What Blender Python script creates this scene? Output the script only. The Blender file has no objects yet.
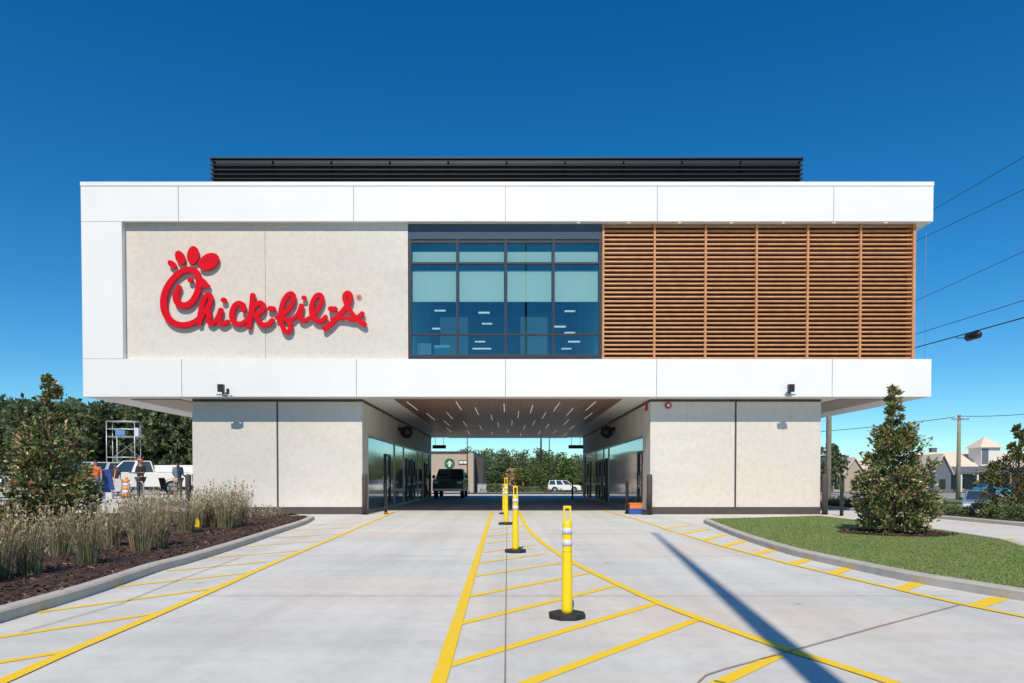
import bpy, bmesh, math, random
import numpy as np
from mathutils import Vector, Matrix
R = math.radians
random.seed(7); np.random.seed(7)
scene = bpy.context.scene
COL = scene.collection

# ------------------------------------------------------------------ camera
F = 682.7; CX = 508.0; HY = 479.0; TH = R(1.1); CAMZ = 1.27
CY = HY + F * math.tan(TH)
cam = bpy.data.objects.new('camera', bpy.data.cameras.new('camera'))
COL.objects.link(cam)
cam.location = (0, 0, CAMZ); cam.rotation_euler = (R(90) - TH, 0, 0)
cam.data.lens = 24; cam.data.sensor_width = 36
cam.data.shift_x = (512 - CX) / 1024.0
cam.data.shift_y = (CY - 341.5) / 1024.0
cam.data.clip_start = 0.1; cam.data.clip_end = 6000
scene.camera = cam

def ray(px, py):
    a = (px - CX) / F; b = (CY - py) / F
    return Vector((a, math.cos(TH) + b * math.sin(TH), -math.sin(TH) + b * math.cos(TH)))
def P(px, py, Y):                       # measured point -> world point on the vertical plane y = Y
    r = ray(px, py); t = Y / r.y
    return Vector((r.x * t, Y, CAMZ + r.z * t))
def G(px, py, z=0.0):                   # measured point -> point on the ground level z
    r = ray(px, py); t = (z - CAMZ) / r.z
    return Vector((r.x * t, r.y * t, z))
def XX(px, py, Y): return P(px, py, Y).x
def ZZ(py, Y, px=508): return P(px, py, Y).z

# ------------------------------------------------------------------ terrain height
def ss(v, a, b):
    t = min(1, max(0, (v - a) / (b - a))); return t * t * (3 - 2 * t)
def H(x, y):
    d = max(0.85 * ss(x, 16.6, 20.0), min(1.3, .0165 * max(0, y - 60)))
    up = 0.35 * ss(-x, 11.8, 15.0) * ss(y, 21, 26) * (1 - ss(y, 58, 90))
    return up - d

# ------------------------------------------------------------------ materials
def new_mat(name):
    m = bpy.data.materials.new(name); m.use_nodes = True
    nt = m.node_tree; b = nt.nodes['Principled BSDF']
    return m, nt, b
def M(name, col, rough=0.5, metal=0.0, noise=0.0, nscale=8.0, bump=0.0, bscale=40.0, spec=None, col2=None, emis=None, coat=0.0, ndetail=6, ramp=(0.35, 0.65)):
    m, nt, b = new_mat(name)
    b.inputs['Roughness'].default_value = rough
    b.inputs['Metallic'].default_value = metal
    b.inputs['Base Color'].default_value = (*col, 1)
    if coat: b.inputs['Coat Weight'].default_value = coat; b.inputs['Coat Roughness'].default_value = 0.06
    if spec is not None: b.inputs['Specular IOR Level'].default_value = spec
    tc = nt.nodes.new('ShaderNodeTexCoord')
    if noise or col2:
        n = nt.nodes.new('ShaderNodeTexNoise'); n.inputs['Scale'].default_value = nscale; n.inputs['Detail'].default_value = ndetail
        n.inputs['Roughness'].default_value = 0.62
        nt.links.new(tc.outputs['Object'], n.inputs['Vector'])
        r = nt.nodes.new('ShaderNodeValToRGB')
        c2 = col2 if col2 else tuple(c * (1 - noise) for c in col)
        c1 = col if col2 else tuple(min(1, c * (1 + noise * 0.5)) for c in col)
        r.color_ramp.elements[0].position = ramp[0]; r.color_ramp.elements[0].color = (*c2, 1)
        r.color_ramp.elements[1].position = ramp[1]; r.color_ramp.elements[1].color = (*c1, 1)
        nt.links.new(n.outputs['Fac'], r.inputs['Fac']); nt.links.new(r.outputs['Color'], b.inputs['Base Color'])
    if bump:
        n2 = nt.nodes.new('ShaderNodeTexNoise'); n2.inputs['Scale'].default_value = bscale; n2.inputs['Detail'].default_value = 5
        nt.links.new(tc.outputs['Object'], n2.inputs['Vector'])
        bp = nt.nodes.new('ShaderNodeBump'); bp.inputs['Strength'].default_value = bump; bp.inputs['Distance'].default_value = 0.02
        nt.links.new(n2.outputs['Fac'], bp.inputs['Height']); nt.links.new(bp.outputs['Normal'], b.inputs['Normal'])
    if emis:
        b.inputs['Emission Color'].default_value = (*emis[:3], 1); b.inputs['Emission Strength'].default_value = emis[3]
    return m

def concrete_mat(name, c1, c2, patch=None, stain=0.0, fine=0.05, rough=0.8, tracks=0):
    m, nt, b = new_mat(name); b.inputs['Roughness'].default_value = rough
    tc = nt.nodes.new('ShaderNodeTexCoord'); L = nt.links.new
    mp = nt.nodes.new('ShaderNodeMapping'); mp.inputs['Scale'].default_value = (0.35, 1.0, 1.0)
    L(tc.outputs['Object'], mp.inputs['Vector'])
    n = nt.nodes.new('ShaderNodeTexNoise'); n.inputs['Scale'].default_value = 0.55; n.inputs['Detail'].default_value = 9; n.inputs['Roughness'].default_value = 0.6
    L(mp.outputs['Vector'], n.inputs['Vector'])
    r = nt.nodes.new('ShaderNodeValToRGB'); r.color_ramp.elements[0].position = 0.3; r.color_ramp.elements[1].position = 0.7
    r.color_ramp.elements[0].color = (*c2, 1); r.color_ramp.elements[1].color = (*c1, 1)
    L(n.outputs['Fac'], r.inputs['Fac'])
    last = r.outputs['Color']
    if patch:                                # warm / cool blotches left by curing and traffic
        n3 = nt.nodes.new('ShaderNodeTexNoise'); n3.inputs['Scale'].default_value = 0.23; n3.inputs['Detail'].default_value = 3
        L(mp.outputs['Vector'], n3.inputs['Vector'])
        r3 = nt.nodes.new('ShaderNodeValToRGB'); r3.color_ramp.elements[0].position = 0.48; r3.color_ramp.elements[1].position = 0.66
        r3.color_ramp.elements[0].color = (0, 0, 0, 1); r3.color_ramp.elements[1].color = (1, 1, 1, 1)
        L(n3.outputs['Fac'], r3.inputs['Fac'])
        mx = nt.nodes.new('ShaderNodeMix'); mx.data_type = 'RGBA'
        L(r3.outputs['Color'], mx.inputs[0]); L(last, mx.inputs[6]); mx.inputs[7].default_value = (*patch, 1)
        last = mx.outputs[2]
    if stain:
        n4 = nt.nodes.new('ShaderNodeTexNoise'); n4.inputs['Scale'].default_value = 5.5; n4.inputs['Detail'].default_value = 8; n4.inputs['Roughness'].default_value = .7
        L(tc.outputs['Object'], n4.inputs['Vector'])
        r4 = nt.nodes.new('ShaderNodeValToRGB'); r4.color_ramp.elements[0].position = 0.25; r4.color_ramp.elements[1].position = 0.55
        r4.color_ramp.elements[0].color = (1 - stain, 1 - stain, 1 - stain, 1); r4.color_ramp.elements[1].color = (1, 1, 1, 1)
        L(n4.outputs['Fac'], r4.inputs['Fac'])
        mx = nt.nodes.new('ShaderNodeMix'); mx.data_type = 'RGBA'; mx.blend_type = 'MULTIPLY'; mx.inputs[0].default_value = 1
        L(last, mx.inputs[6]); L(r4.outputs['Color'], mx.inputs[7]); last = mx.outputs[2]
    if tracks:
        for sc, lo, p0, p1 in (((1.5, .05, 1), 1 - tracks, .35, .6), ((.12, 1.6, 1), 1 - tracks * .7, .3, .55)):
            mt = nt.nodes.new('ShaderNodeMapping'); mt.inputs['Scale'].default_value = sc; L(tc.outputs['Object'], mt.inputs['Vector'])
            nn = nt.nodes.new('ShaderNodeTexNoise'); nn.inputs['Scale'].default_value = 1.0; nn.inputs['Detail'].default_value = 6; nn.inputs['Roughness'].default_value = .6; L(mt.outputs['Vector'], nn.inputs['Vector'])
            rr = nt.nodes.new('ShaderNodeValToRGB'); rr.color_ramp.elements[0].position = p0; rr.color_ramp.elements[1].position = p1
            rr.color_ramp.elements[0].color = (lo, lo, lo, 1); rr.color_ramp.elements[1].color = (1, 1, 1, 1); L(nn.outputs['Fac'], rr.inputs['Fac'])
            mx = nt.nodes.new('ShaderNodeMix'); mx.data_type = 'RGBA'; mx.blend_type = 'MULTIPLY'; mx.inputs[0].default_value = 1
            L(last, mx.inputs[6]); L(rr.outputs['Color'], mx.inputs[7]); last = mx.outputs[2]
        vo = nt.nodes.new('ShaderNodeTexVoronoi'); vo.inputs['Scale'].default_value = .9; L(tc.outputs['Object'], vo.inputs['Vector'])
        rr = nt.nodes.new('ShaderNodeValToRGB'); rr.color_ramp.elements[0].position = .018; rr.color_ramp.elements[1].position = .045
        rr.color_ramp.elements[0].color = (.6, .58, .55, 1); rr.color_ramp.elements[1].color = (1, 1, 1, 1); L(vo.outputs['Distance'], rr.inputs['Fac'])
        mx = nt.nodes.new('ShaderNodeMix'); mx.data_type = 'RGBA'; mx.blend_type = 'MULTIPLY'; mx.inputs[0].default_value = 1
        L(last, mx.inputs[6]); L(rr.outputs['Color'], mx.inputs[7]); last = mx.outputs[2]
    L(last, b.inputs['Base Color'])
    n2 = nt.nodes.new('ShaderNodeTexNoise'); n2.inputs['Scale'].default_value = 60; n2.inputs['Detail'].default_value = 6
    L(tc.outputs['Object'], n2.inputs['Vector'])
    bp = nt.nodes.new('ShaderNodeBump'); bp.inputs['Strength'].default_value = fine * 4; bp.inputs['Distance'].default_value = 0.01
    L(n2.outputs['Fac'], bp.inputs['Height']); L(bp.outputs['Normal'], b.inputs['Normal'])
    return m

def leaf_mat(name, cols, rough=0.45, trans=0.25):
    m, nt, b = new_mat(name); L = nt.links.new
    b.inputs['Roughness'].default_value = rough
    g = nt.nodes.new('ShaderNodeNewGeometry')
    r = nt.nodes.new('ShaderNodeValToRGB'); r.color_ramp.interpolation = 'CONSTANT'
    n = len(cols)
    while len(r.color_ramp.elements) < n: r.color_ramp.elements.new(0.5)
    for i, (pos, c) in enumerate(cols):
        r.color_ramp.elements[i].position = pos; r.color_ramp.elements[i].color = (*c, 1)
    L(g.outputs['Random Per Island'], r.inputs['Fac']); L(r.outputs['Color'], b.inputs['Base Color'])
    t = nt.nodes.new('ShaderNodeBsdfTranslucent'); L(r.outputs['Color'], t.inputs['Color'])
    mx = nt.nodes.new('ShaderNodeMixShader'); mx.inputs[0].default_value = trans
    L(b.outputs[0], mx.inputs[1]); L(t.outputs[0], mx.inputs[2])
    L(mx.outputs[0], nt.nodes['Material Output'].inputs['Surface'])
    return m

def glass_mat(name, tint, refl=1.0, rough=0.01):
    m, nt, b = new_mat(name); L = nt.links.new
    nt.nodes.remove(b)
    t = nt.nodes.new('ShaderNodeBsdfTransparent'); t.inputs[0].default_value = (*tint, 1)
    g = nt.nodes.new('ShaderNodeBsdfGlossy'); g.inputs['Roughness'].default_value = rough; g.inputs[0].default_value = (.85, .95, 1, 1)
    f = nt.nodes.new('ShaderNodeFresnel')
    ge = nt.nodes.new('ShaderNodeNewGeometry'); mr = nt.nodes.new('ShaderNodeMapRange')     # same reflectance from either side of the sheet
    mr.inputs['To Min'].default_value = 1.5; mr.inputs['To Max'].default_value = 1 / 1.5
    L(ge.outputs['Backfacing'], mr.inputs['Value']); L(mr.outputs[0], f.inputs[0])
    mu = nt.nodes.new('ShaderNodeMath'); mu.operation = 'MULTIPLY'; mu.inputs[1].default_value = refl; mu.use_clamp = True
    L(f.outputs[0], mu.inputs[0])
    mx = nt.nodes.new('ShaderNodeMixShader'); L(mu.outputs[0], mx.inputs[0]); L(t.outputs[0], mx.inputs[1]); L(g.outputs[0], mx.inputs[2])
    L(mx.outputs[0], nt.nodes['Material Output'].inputs['Surface'])
    return m

def paint_line_mat():
    m, nt, b = new_mat('yellow road paint'); L = nt.links.new
    b.inputs['Roughness'].default_value = 0.6
    tc = nt.nodes.new('ShaderNodeTexCoord')
    n = nt.nodes.new('ShaderNodeTexNoise'); n.inputs['Scale'].default_value = 14; n.inputs['Detail'].default_value = 8; n.inputs['Roughness'].default_value = .75
    L(tc.outputs['Object'], n.inputs['Vector'])
    r = nt.nodes.new('ShaderNodeValToRGB'); r.color_ramp.elements[0].position = .34; r.color_ramp.elements[1].position = .47
    r.color_ramp.elements[0].color = (.72, .60, .28, 1); r.color_ramp.elements[1].color = (.90, .60, .0, 1)
    L(n.outputs['Fac'], r.inputs['Fac']); L(r.outputs['Color'], b.inputs['Base Color'])
    return m

MT = {}
MT['white'] = M('white metal panel', (.80, .81, .80), .42, noise=.03, nscale=.6)
MT['white2'] = M('white soffit', (.70, .68, .64), .6, noise=.05, nscale=2)
MT['stucco'] = concrete_mat('cream stucco', (.70, .665, .605), (.60, .57, .515), patch=(.66, .60, .525), stain=.15, fine=.06)
MT['pave'] = concrete_mat('concrete paving', (.71, .715, .665), (.58, .59, .56), patch=(.70, .625, .54), stain=.13, tracks=.13, fine=.08)
MT['kerb'] = concrete_mat('kerb concrete', (.52, .49, .44), (.43, .405, .36), stain=.2, fine=.15)
MT['road'] = concrete_mat('worn road', (.36, .345, .33), (.28, .27, .26), stain=.1)
MT['asphalt'] = M('asphalt', (.06, .06, .062), .85, noise=.25, nscale=3, bump=.3)
MT['earth'] = M('grassy earth', (.085, .115, .035), .9, col2=(.13, .13, .06), nscale=.35, bump=.3, bscale=9)
MT['verge'] = M('mown verge', (.10, .15, .03), .9, col2=(.17, .17, .06), nscale=.8, bump=.3, bscale=9)
MT['lawn'] = M('lawn', (.16, .24, .06), .9, col2=(.24, .25, .10), nscale=1.1, bump=.6, bscale=35)
MT['mulch'] = M('brown mulch', (.075, .040, .029), .95, col2=(.028, .016, .012), nscale=14, bump=1, bscale=30)
MT['chip'] = leaf_mat('mulch chips', [(0, (.035, .019, .014)), (.4, (.080, .040, .028)), (.75, (.13, .068, .048)), (.93, (.22, .14, .10))], .9, 0)
MT['yellow'] = paint_line_mat()
MT['seam'] = M('dark joint sealant', (.24, .23, .22), .9)
MT['rust'] = M('rust brown joint sealant', (.42, .27, .17), .9, noise=.3, nscale=5)
MT['bronze'] = M('dark bronze metal', (.075, .062, .056), .5, noise=.15, nscale=6)
MT['black'] = M('black metal', (.018, .018, .02), .4)
MT['screen'] = M('dark louvre metal', (.022, .025, .030), .4)
MT['cedar'] = M('cedar slats', (.60, .30, .130), .55, col2=(.47, .22, .09), nscale=3.5)
MT['darkwood'] = M('dark backing', (.035, .02, .014), .9)
MT['core'] = M('grey core', (.25, .25, .25), .8)
MT['frame'] = M('slate window frame', (.032, .032, .042), .4)
MT['header'] = M('slate blue header', (.055, .075, .105), .3)
MT['inner'] = M('room wall blue grey', (.16, .46, .60), .8)
MT['pale'] = M('pale blue board', (.62, .85, .88), .6)
MT['blind'] = M('roller blind', (.78, .80, .72), .8, noise=.03, nscale=3)
MT['lamp'] = M('lit warm white lamp', (.9, .9, .85), .5, emis=(1, .93, .82, .36))
MT['lampc'] = M('lit cool lamp', (.9, .9, .9), .5, emis=(.9, .97, 1, .8))
MT['glass'] = glass_mat('teal glass', (.76, .88, .88), 2.4)
MT['shop'] = M('dark mirror glass', (.075, .078, .078), .10, spec=1.0, coat=1.0)
MT['steel'] = M('brushed steel', (.42, .43, .43), .3, metal=1)
MT['alu'] = M('aluminium frame', (.36, .34, .32), .4, metal=.6)
MT['red'] = M('red sign face', (.66, .001, .012), .5, spec=.15)
MT['redm'] = M('red alarm', (.45, .02, .02), .4)
MT['plasticy'] = M('yellow plastic', (.85, .60, .0), .42, noise=.04, nscale=5)
MT['band'] = M('reflective white band', (.60, .60, .66), .4)
MT['rubber'] = M('black rubber', (.022, .022, .023), .75, noise=.3, nscale=20, bump=.3)
MT['galv'] = M('galvanised tube', (.55, .56, .55), .4, metal=.5)
MT['wood_pole'] = M('weathered pole timber', (.33, .30, .23), .9, col2=(.22, .20, .15), nscale=5)
MT['trunk'] = M('bark', (.12, .09, .065), .95, noise=.3, nscale=12, bump=.6)
MT['mag'] = leaf_mat('magnolia leaves', [(0, (.055, .080, .025)), (.20, (.11, .155, .042)), (.42, (.18, .235, .068)), (.62, (.29, .32, .12)), (.76, (.34, .20, .095)), (.87, (.50, .33, .18)), (.95, (.64, .52, .38))], .28, .22)
MT['oak'] = leaf_mat('woodland leaves', [(0, (.09, .125, .06)), (.35, (.14, .185, .08)), (.7, (.19, .235, .10)), (.9, (.26, .26, .13))], .6, .38)
MT['oak2'] = leaf_mat('pale green leaves', [(0, (.08, .13, .03)), (.4, (.12, .19, .045)), (.8, (.18, .23, .06))], .6, .25)
MT['shrub'] = leaf_mat('shrub leaves', [(0, (.07, .12, .04)), (.4, (.13, .20, .065)), (.8, (.24, .28, .11))], .5, .2)
MT['gold'] = leaf_mat('golden green leaves', [(0, (.05, .07, .012)), (.3, (.11, .12, .02)), (.7, (.17, .16, .03)), (.9, (.14, .09, .03))], .5, .2)
MT['tan'] = leaf_mat('dry grass blades', [(0, (.19, .17, .08)), (.18, (.30, .25, .13)), (.45, (.45, .35, .21)), (.72, (.58, .46, .30)), (.9, (.70, .58, .42))], .7, .25)
MT['tang'] = leaf_mat('green grass blades', [(0, (.13, .16, .085)), (.45, (.22, .25, .145)), (.85, (.36, .34, .22))], .7, .25)
MT['blade'] = leaf_mat('lawn blades', [(0, (.15, .23, .05)), (.4, (.19, .29, .06)), (.75, (.25, .33, .09)), (.92, (.36, .32, .15))], .6, .3)
MT['tancon'] = M('tan render', (.46, .38, .30), .85, noise=.05, nscale=1)
MT['brick'] = M('orange brick', (.48, .22, .13), .9, noise=.15, nscale=3)
MT['tyre'] = M('tyre', (.02, .02, .02), .8)
MT['rim'] = M('wheel rim', (.45, .45, .46), .3, metal=.8)
MT['carglass'] = M('car glass', (.03, .05, .06), .05, spec=.9, coat=1)
MT['lens'] = M('headlight lens', (.7, .72, .72), .1, coat=1)
MT['tail'] = M('tail light', (.4, .01, .01), .2, coat=1)
MT['skin'] = M('skin', (.45, .26, .18), .6)
MT['skin2'] = M('dark skin', (.20, .11, .07), .6)
MT['hair'] = M('dark hair', (.03, .02, .015), .7)
def wood_ceiling():
    m, nt, b = new_mat('brown slatted ceiling'); L = nt.links.new
    b.inputs['Roughness'].default_value = .35
    tc = nt.nodes.new('ShaderNodeTexCoord')
    w = nt.nodes.new('ShaderNodeTexWave'); w.wave_type = 'BANDS'; w.bands_direction = 'X'; w.inputs['Scale'].default_value = 2.6; w.inputs['Distortion'].default_value = 0.0
    L(tc.outputs['Object'], w.inputs['Vector'])
    mp = nt.nodes.new('ShaderNodeMapping'); mp.inputs['Scale'].default_value = (9, .6, 1); L(tc.outputs['Object'], mp.inputs['Vector'])
    n = nt.nodes.new('ShaderNodeTexNoise'); n.inputs['Scale'].default_value = 1.2; L(mp.outputs['Vector'], n.inputs['Vector'])
    r = nt.nodes.new('ShaderNodeValToRGB'); r.color_ramp.elements[0].position = .35; r.color_ramp.elements[1].position = .65
    r.color_ramp.elements[0].color = (.25, .14, .09, 1); r.color_ramp.elements[1].color = (.34, .20, .135, 1)
    L(n.outputs['Fac'], r.inputs['Fac'])
    r2 = nt.nodes.new('ShaderNodeValToRGB'); r2.color_ramp.elements[0].position = .02; r2.color_ramp.elements[1].position = .10
    r2.color_ramp.elements[0].color = (.15, .15, .15, 1); r2.color_ramp.elements[1].color = (1, 1, 1, 1); L(w.outputs['Fac'], r2.inputs['Fac'])
    mx = nt.nodes.new('ShaderNodeMix'); mx.data_type = 'RGBA'; mx.blend_type = 'MULTIPLY'; mx.inputs[0].default_value = 1
    L(r.outputs['Color'], mx.inputs[6]); L(r2.outputs['Color'], mx.inputs[7]); L(mx.outputs[2], b.inputs['Base Color'])
    return m
MT['ceil'] = wood_ceiling()
def shingle(name, c1, c2):
    m, nt, b = new_mat(name); L = nt.links.new; b.inputs['Roughness'].default_value = .9
    tc = nt.nodes.new('ShaderNodeTexCoord'); w = nt.nodes.new('ShaderNodeTexWave'); w.bands_direction = 'Z'; w.inputs['Scale'].default_value = 1.1; w.inputs['Distortion'].default_value = 1.5
    L(tc.outputs['Object'], w.inputs['Vector'])
    r = nt.nodes.new('ShaderNodeValToRGB'); r.color_ramp.elements[0].color = (*c2, 1); r.color_ramp.elements[1].color = (*c1, 1)
    L(w.outputs['Fac'], r.inputs['Fac']); L(r.outputs['Color'], b.inputs['Base Color']); return m
MT['roof_tan'] = shingle('tan shingles', (.74, .63, .52), (.64, .53, .43))
MT['roof_grey'] = shingle('grey shingles', (.13, .14, .17), (.10, .11, .13))
MT['siding'] = M('blue grey siding', (.13, .15, .18), .8)
MT['trim'] = M('white trim', (.75, .73, .68), .6)
MT['darkwin'] = M('dark window', (.02, .025, .03), .1)
_cp = {}
def car_paint(name, c):
    if name not in _cp: _cp[name] = M(name, c, .35, coat=.8)
    return _cp[name]
def cloth(name, c): 
    if name not in _cp: _cp[name] = M(name, c, .9, noise=.12, nscale=12)
    return _cp[name]

# ------------------------------------------------------------------ mesh builder
class MB:
    def __init__(s): s.v = []; s.f = []; s.smooth = []
    def add(s, vs, fs, smooth=False):
        o = len(s.v); s.v += [tuple(v) for v in vs]; s.f += [tuple(i + o for i in f) for f in fs]; s.smooth += [smooth] * len(fs); return s
    def box(s, x0, x1, y0, y1, z0, z1):
        if x0 > x1: x0, x1 = x1, x0
        if y0 > y1: y0, y1 = y1, y0
        if z0 > z1: z0, z1 = z1, z0
        return s.add([(x0, y0, z0), (x1, y0, z0), (x1, y1, z0), (x0, y1, z0), (x0, y0, z1), (x1, y0, z1), (x1, y1, z1), (x0, y1, z1)],
                     [(0, 3, 2, 1), (4, 5, 6, 7), (0, 1, 5, 4), (1, 2, 6, 5), (2, 3, 7, 6), (3, 0, 4, 7)])
    def obox(s, c, size, mat):            # oriented box; mat is a 3x3
        vs = []
        for dz in (-.5, .5):
            for dx, dy in ((-.5, -.5), (.5, -.5), (.5, .5), (-.5, .5)):
                vs.append(Vector(c) + mat @ Vector((dx * size[0], dy * size[1], dz * size[2])))
        return s.add(vs, [(0, 3, 2, 1), (4, 5, 6, 7), (0, 1, 5, 4), (1, 2, 6, 5), (2, 3, 7, 6), (3, 0, 4, 7)])
    def tube(s, pts, rad, n=10, cap=True):
        pts = [Vector(p) for p in pts]
        rads = rad if isinstance(rad, (list, tuple)) else [rad] * len(pts)
        vs = []; fs = []
        up = Vector((0, 0, 1))
        d0 = (pts[1] - pts[0]).normalized()
        ref = up if abs(d0.z) < .95 else Vector((1, 0, 0))
        for i, p in enumerate(pts):
            d = (pts[min(i + 1, len(pts) - 1)] - pts[max(i - 1, 0)]).normalized()
            a = d.cross(ref).normalized(); b = a.cross(d)
            for k in range(n):
                t = 2 * math.pi * k / n
                vs.append(p + (a * math.cos(t) + b * math.sin(t)) * rads[i])
        for i in range(len(pts) - 1):
            for k in range(n):
                k2 = (k + 1) % n
                fs.append((i * n + k, (i + 1) * n + k, (i + 1) * n + k2, i * n + k2))
        s.add(vs, fs, True)
        if cap:
            o = len(vs); base = len(s.v) - o
            s.f.append(tuple(base + k for k in range(n))); s.smooth.append(False)
            s.f.append(tuple(base + (len(pts) - 1) * n + k for k in reversed(range(n)))); s.smooth.append(False)
        return s
    def cyl(s, x, y, z0, z1, r, n=16, r2=None):
        return s.tube([(x, y, z0), (x, y, z1)], [r, r if r2 is None else r2], n)
    def prism(s, poly, axis, a, b):       # poly in the two other axes, extruded along axis from a to b
        def mk(p, t):
            return {'x': (t, p[0], p[1]), 'y': (p[0], t, p[1]), 'z': (p[0], p[1], t)}[axis]
        n = len(poly)
        vs = [mk(p, a) for p in poly] + [mk(p, b) for p in poly]
        fs = [tuple(range(n)), tuple(reversed(range(n, 2 * n)))] + [(i, (i + 1) % n, n + (i + 1) % n, n + i) for i in range(n)]
        return s.add(vs, fs)
    def sphere(s, c, r, nu=12, nv=8, sc=(1, 1, 1)):
        vs = []; fs = []
        for j in range(nv + 1):
            ph = math.pi * j / nv
            for i in range(nu):
                t = 2 * math.pi * i / nu
                vs.append((c[0] + r * sc[0] * math.sin(ph) * math.cos(t), c[1] + r * sc[1] * math.sin(ph) * math.sin(t), c[2] + r * sc[2] * math.cos(ph)))
        for j in range(nv):
            for i in range(nu):
                i2 = (i + 1) % nu
                fs.append((j * nu + i, (j + 1) * nu + i, (j + 1) * nu + i2, j * nu + i2))
        return s.add(vs, fs, True)
    def mesh(s, name, m, fix=True):
        me = bpy.data.meshes.new(name); me.from_pydata(s.v, [], s.f)
        if fix:
            bm = bmesh.new(); bm.from_mesh(me); 
            bmesh.ops.recalc_face_normals(bm, faces=bm.faces); bm.to_mesh(me); bm.free()
        if any(s.smooth): me.polygons.foreach_set('use_smooth', s.smooth)
        me.materials.append(MT[m] if isinstance(m, str) else m)
        me.update(); return me
    def build(s, name, m, parent=None, bevel=0, loc=None, fix=True, seg=2):
        o = bpy.data.objects.new(name, s.mesh(name, m, fix)); COL.objects.link(o)
        if loc: o.location = loc
        if parent is not None: o.parent = parent
        if bevel:
            b = o.modifiers.new('bevel', 'BEVEL'); b.width = bevel; b.segments = seg; b.limit_method = 'ANGLE'; b.angle_limit = R(35)
        return o
def tag(o, label=None, cat=None, group=None, kind=None):
    if label: o['label'] = label
    if cat: o['category'] = cat
    if group: o['group'] = group
    if kind: o['kind'] = kind
    return o
def thing(name, loc, label, cat, group=None, rz=0):
    o = bpy.data.objects.new(name, None); COL.objects.link(o); o.location = loc; o.rotation_euler = (0, 0, rz)
    o.empty_display_size = .2
    return tag(o, label, cat, group)
def copy_tree(o, parent=None):
    c = o.copy(); COL.objects.link(c); c.parent = parent
    for ch in list(o.children): copy_tree(ch, c)
    return c

# ------------------------------------------------------------------ ground and paving
def frange(a, b, st):
    out = []; v = a
    while v < b - 1e-6: out.append(round(v, 4)); v += st
    return out
XS = [-2500, -1200, -600, -300, -150, -90, -60] + frange(-50, -18, 4) + frange(-18, -9, .5) + frange(-9, 15, 4) + frange(15, 22, .5) + frange(22, 60, 4) + frange(60, 140, 8) + [140, 200, 400, 900, 2500]
YS = [-300, -100, -40, -15, 0, 8, 14, 18] + frange(20, 28, 1) + frange(28, 58, 4) + frange(58, 126, 4) + [130, 160, 220, 400, 800, 1500, 3500]
XS = sorted(set(XS)); YS = sorted(set(YS))
def sheet(name, m, x0, x1, y0, y1, dz, kind='structure'):
    xs = sorted(set([x0, x1] + [x for x in XS if x0 < x < x1])); ys = sorted(set([y0, y1] + [y for y in YS if y0 < y < y1]))
    vs = [(x, y, H(x, y) + dz) for y in ys for x in xs]; n = len(xs)
    fs = [(j * n + i, j * n + i + 1, (j + 1) * n + i + 1, (j + 1) * n + i) for j in range(len(ys) - 1) for i in range(n - 1)]
    o = MB().add(vs, fs, True).build(name, m, fix=False); tag(o, kind=kind); return o
sheet('ground', 'earth', XS[0], XS[-1], YS[0], YS[-1], -0.03)
sheet('pavement', 'pave', -60, 60, -40, 57.5, 0.0)
sheet('road', 'road', -300, 400, 72, 104, 0.0)
sheet('road', 'road', 22, 28, 26, 63.2, 0.006)
sheet('grass_verge', 'verge', -300, 60, 104.05, 124, .01)
sheet('grass_verge', 'verge', 28, 60, 44, 63.3, .02)
sheet('grass_verge', 'verge', 60, 260, 50, 67.9, .02)
sheet('grass_verge', 'verge', 60.05, 260, 104.1, 118, .02)
sheet('grass_verge', 'verge', -300, 60, 62, 71.9, .0)
sheet('mulch_strip', 'mulch', -60, 40, 58, 61.5, .06)

def smooth_poly(pts, n=4):
    pts = [Vector(p) for p in pts]; out = []
    for i in range(len(pts) - 1):
        p0 = pts[max(i - 1, 0)]; p1 = pts[i]; p2 = pts[i + 1]; p3 = pts[min(i + 2, len(pts) - 1)]
        for k in range(n):
            t = k / n
            out.append(.5 * ((2 * p1) + (p2 - p0) * t + (2 * p0 - 5 * p1 + 4 * p2 - p3) * t * t + (3 * p1 - p0 - 3 * p2 + p3) * t ** 3))
    out.append(pts[-1]); return out
def strip(b, pts, w, z):
    pts = [Vector(p) for p in pts]; L = []; Rr = []
    for i, p in enumerate(pts):
        d = (pts[min(i + 1, len(pts) - 1)] - pts[max(i - 1, 0)]); d.z = 0; d.normalize()
        nrm = Vector((-d.y, d.x, 0)) * w / 2
        L.append((p.x + nrm.x, p.y + nrm.y, z)); Rr.append((p.x - nrm.x, p.y - nrm.y, z))
    n = len(pts)
    b.add(L + Rr, [(i, n + i, n + i + 1, i + 1) for i in range(n - 1)])
lay = [0.004]
def line(pxs, w=.1, smooth=False, name='painted_line', m='yellow', z=None):
    pts = [G(x, y) for x, y in pxs]
    if smooth: pts = smooth_poly(pts, 5)
    else:
        q = []
        for a, c in zip(pts[:-1], pts[1:]):
            k = max(1, int((c - a).length / 1.2))
            q += [a.lerp(c, t / k) for t in range(k)]
        pts = q + [pts[-1]]
    b = MB(); strip(b, pts, w, z if z else lay[0]); o = b.build(name, m, fix=False); tag(o, kind='structure'); return o
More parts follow.
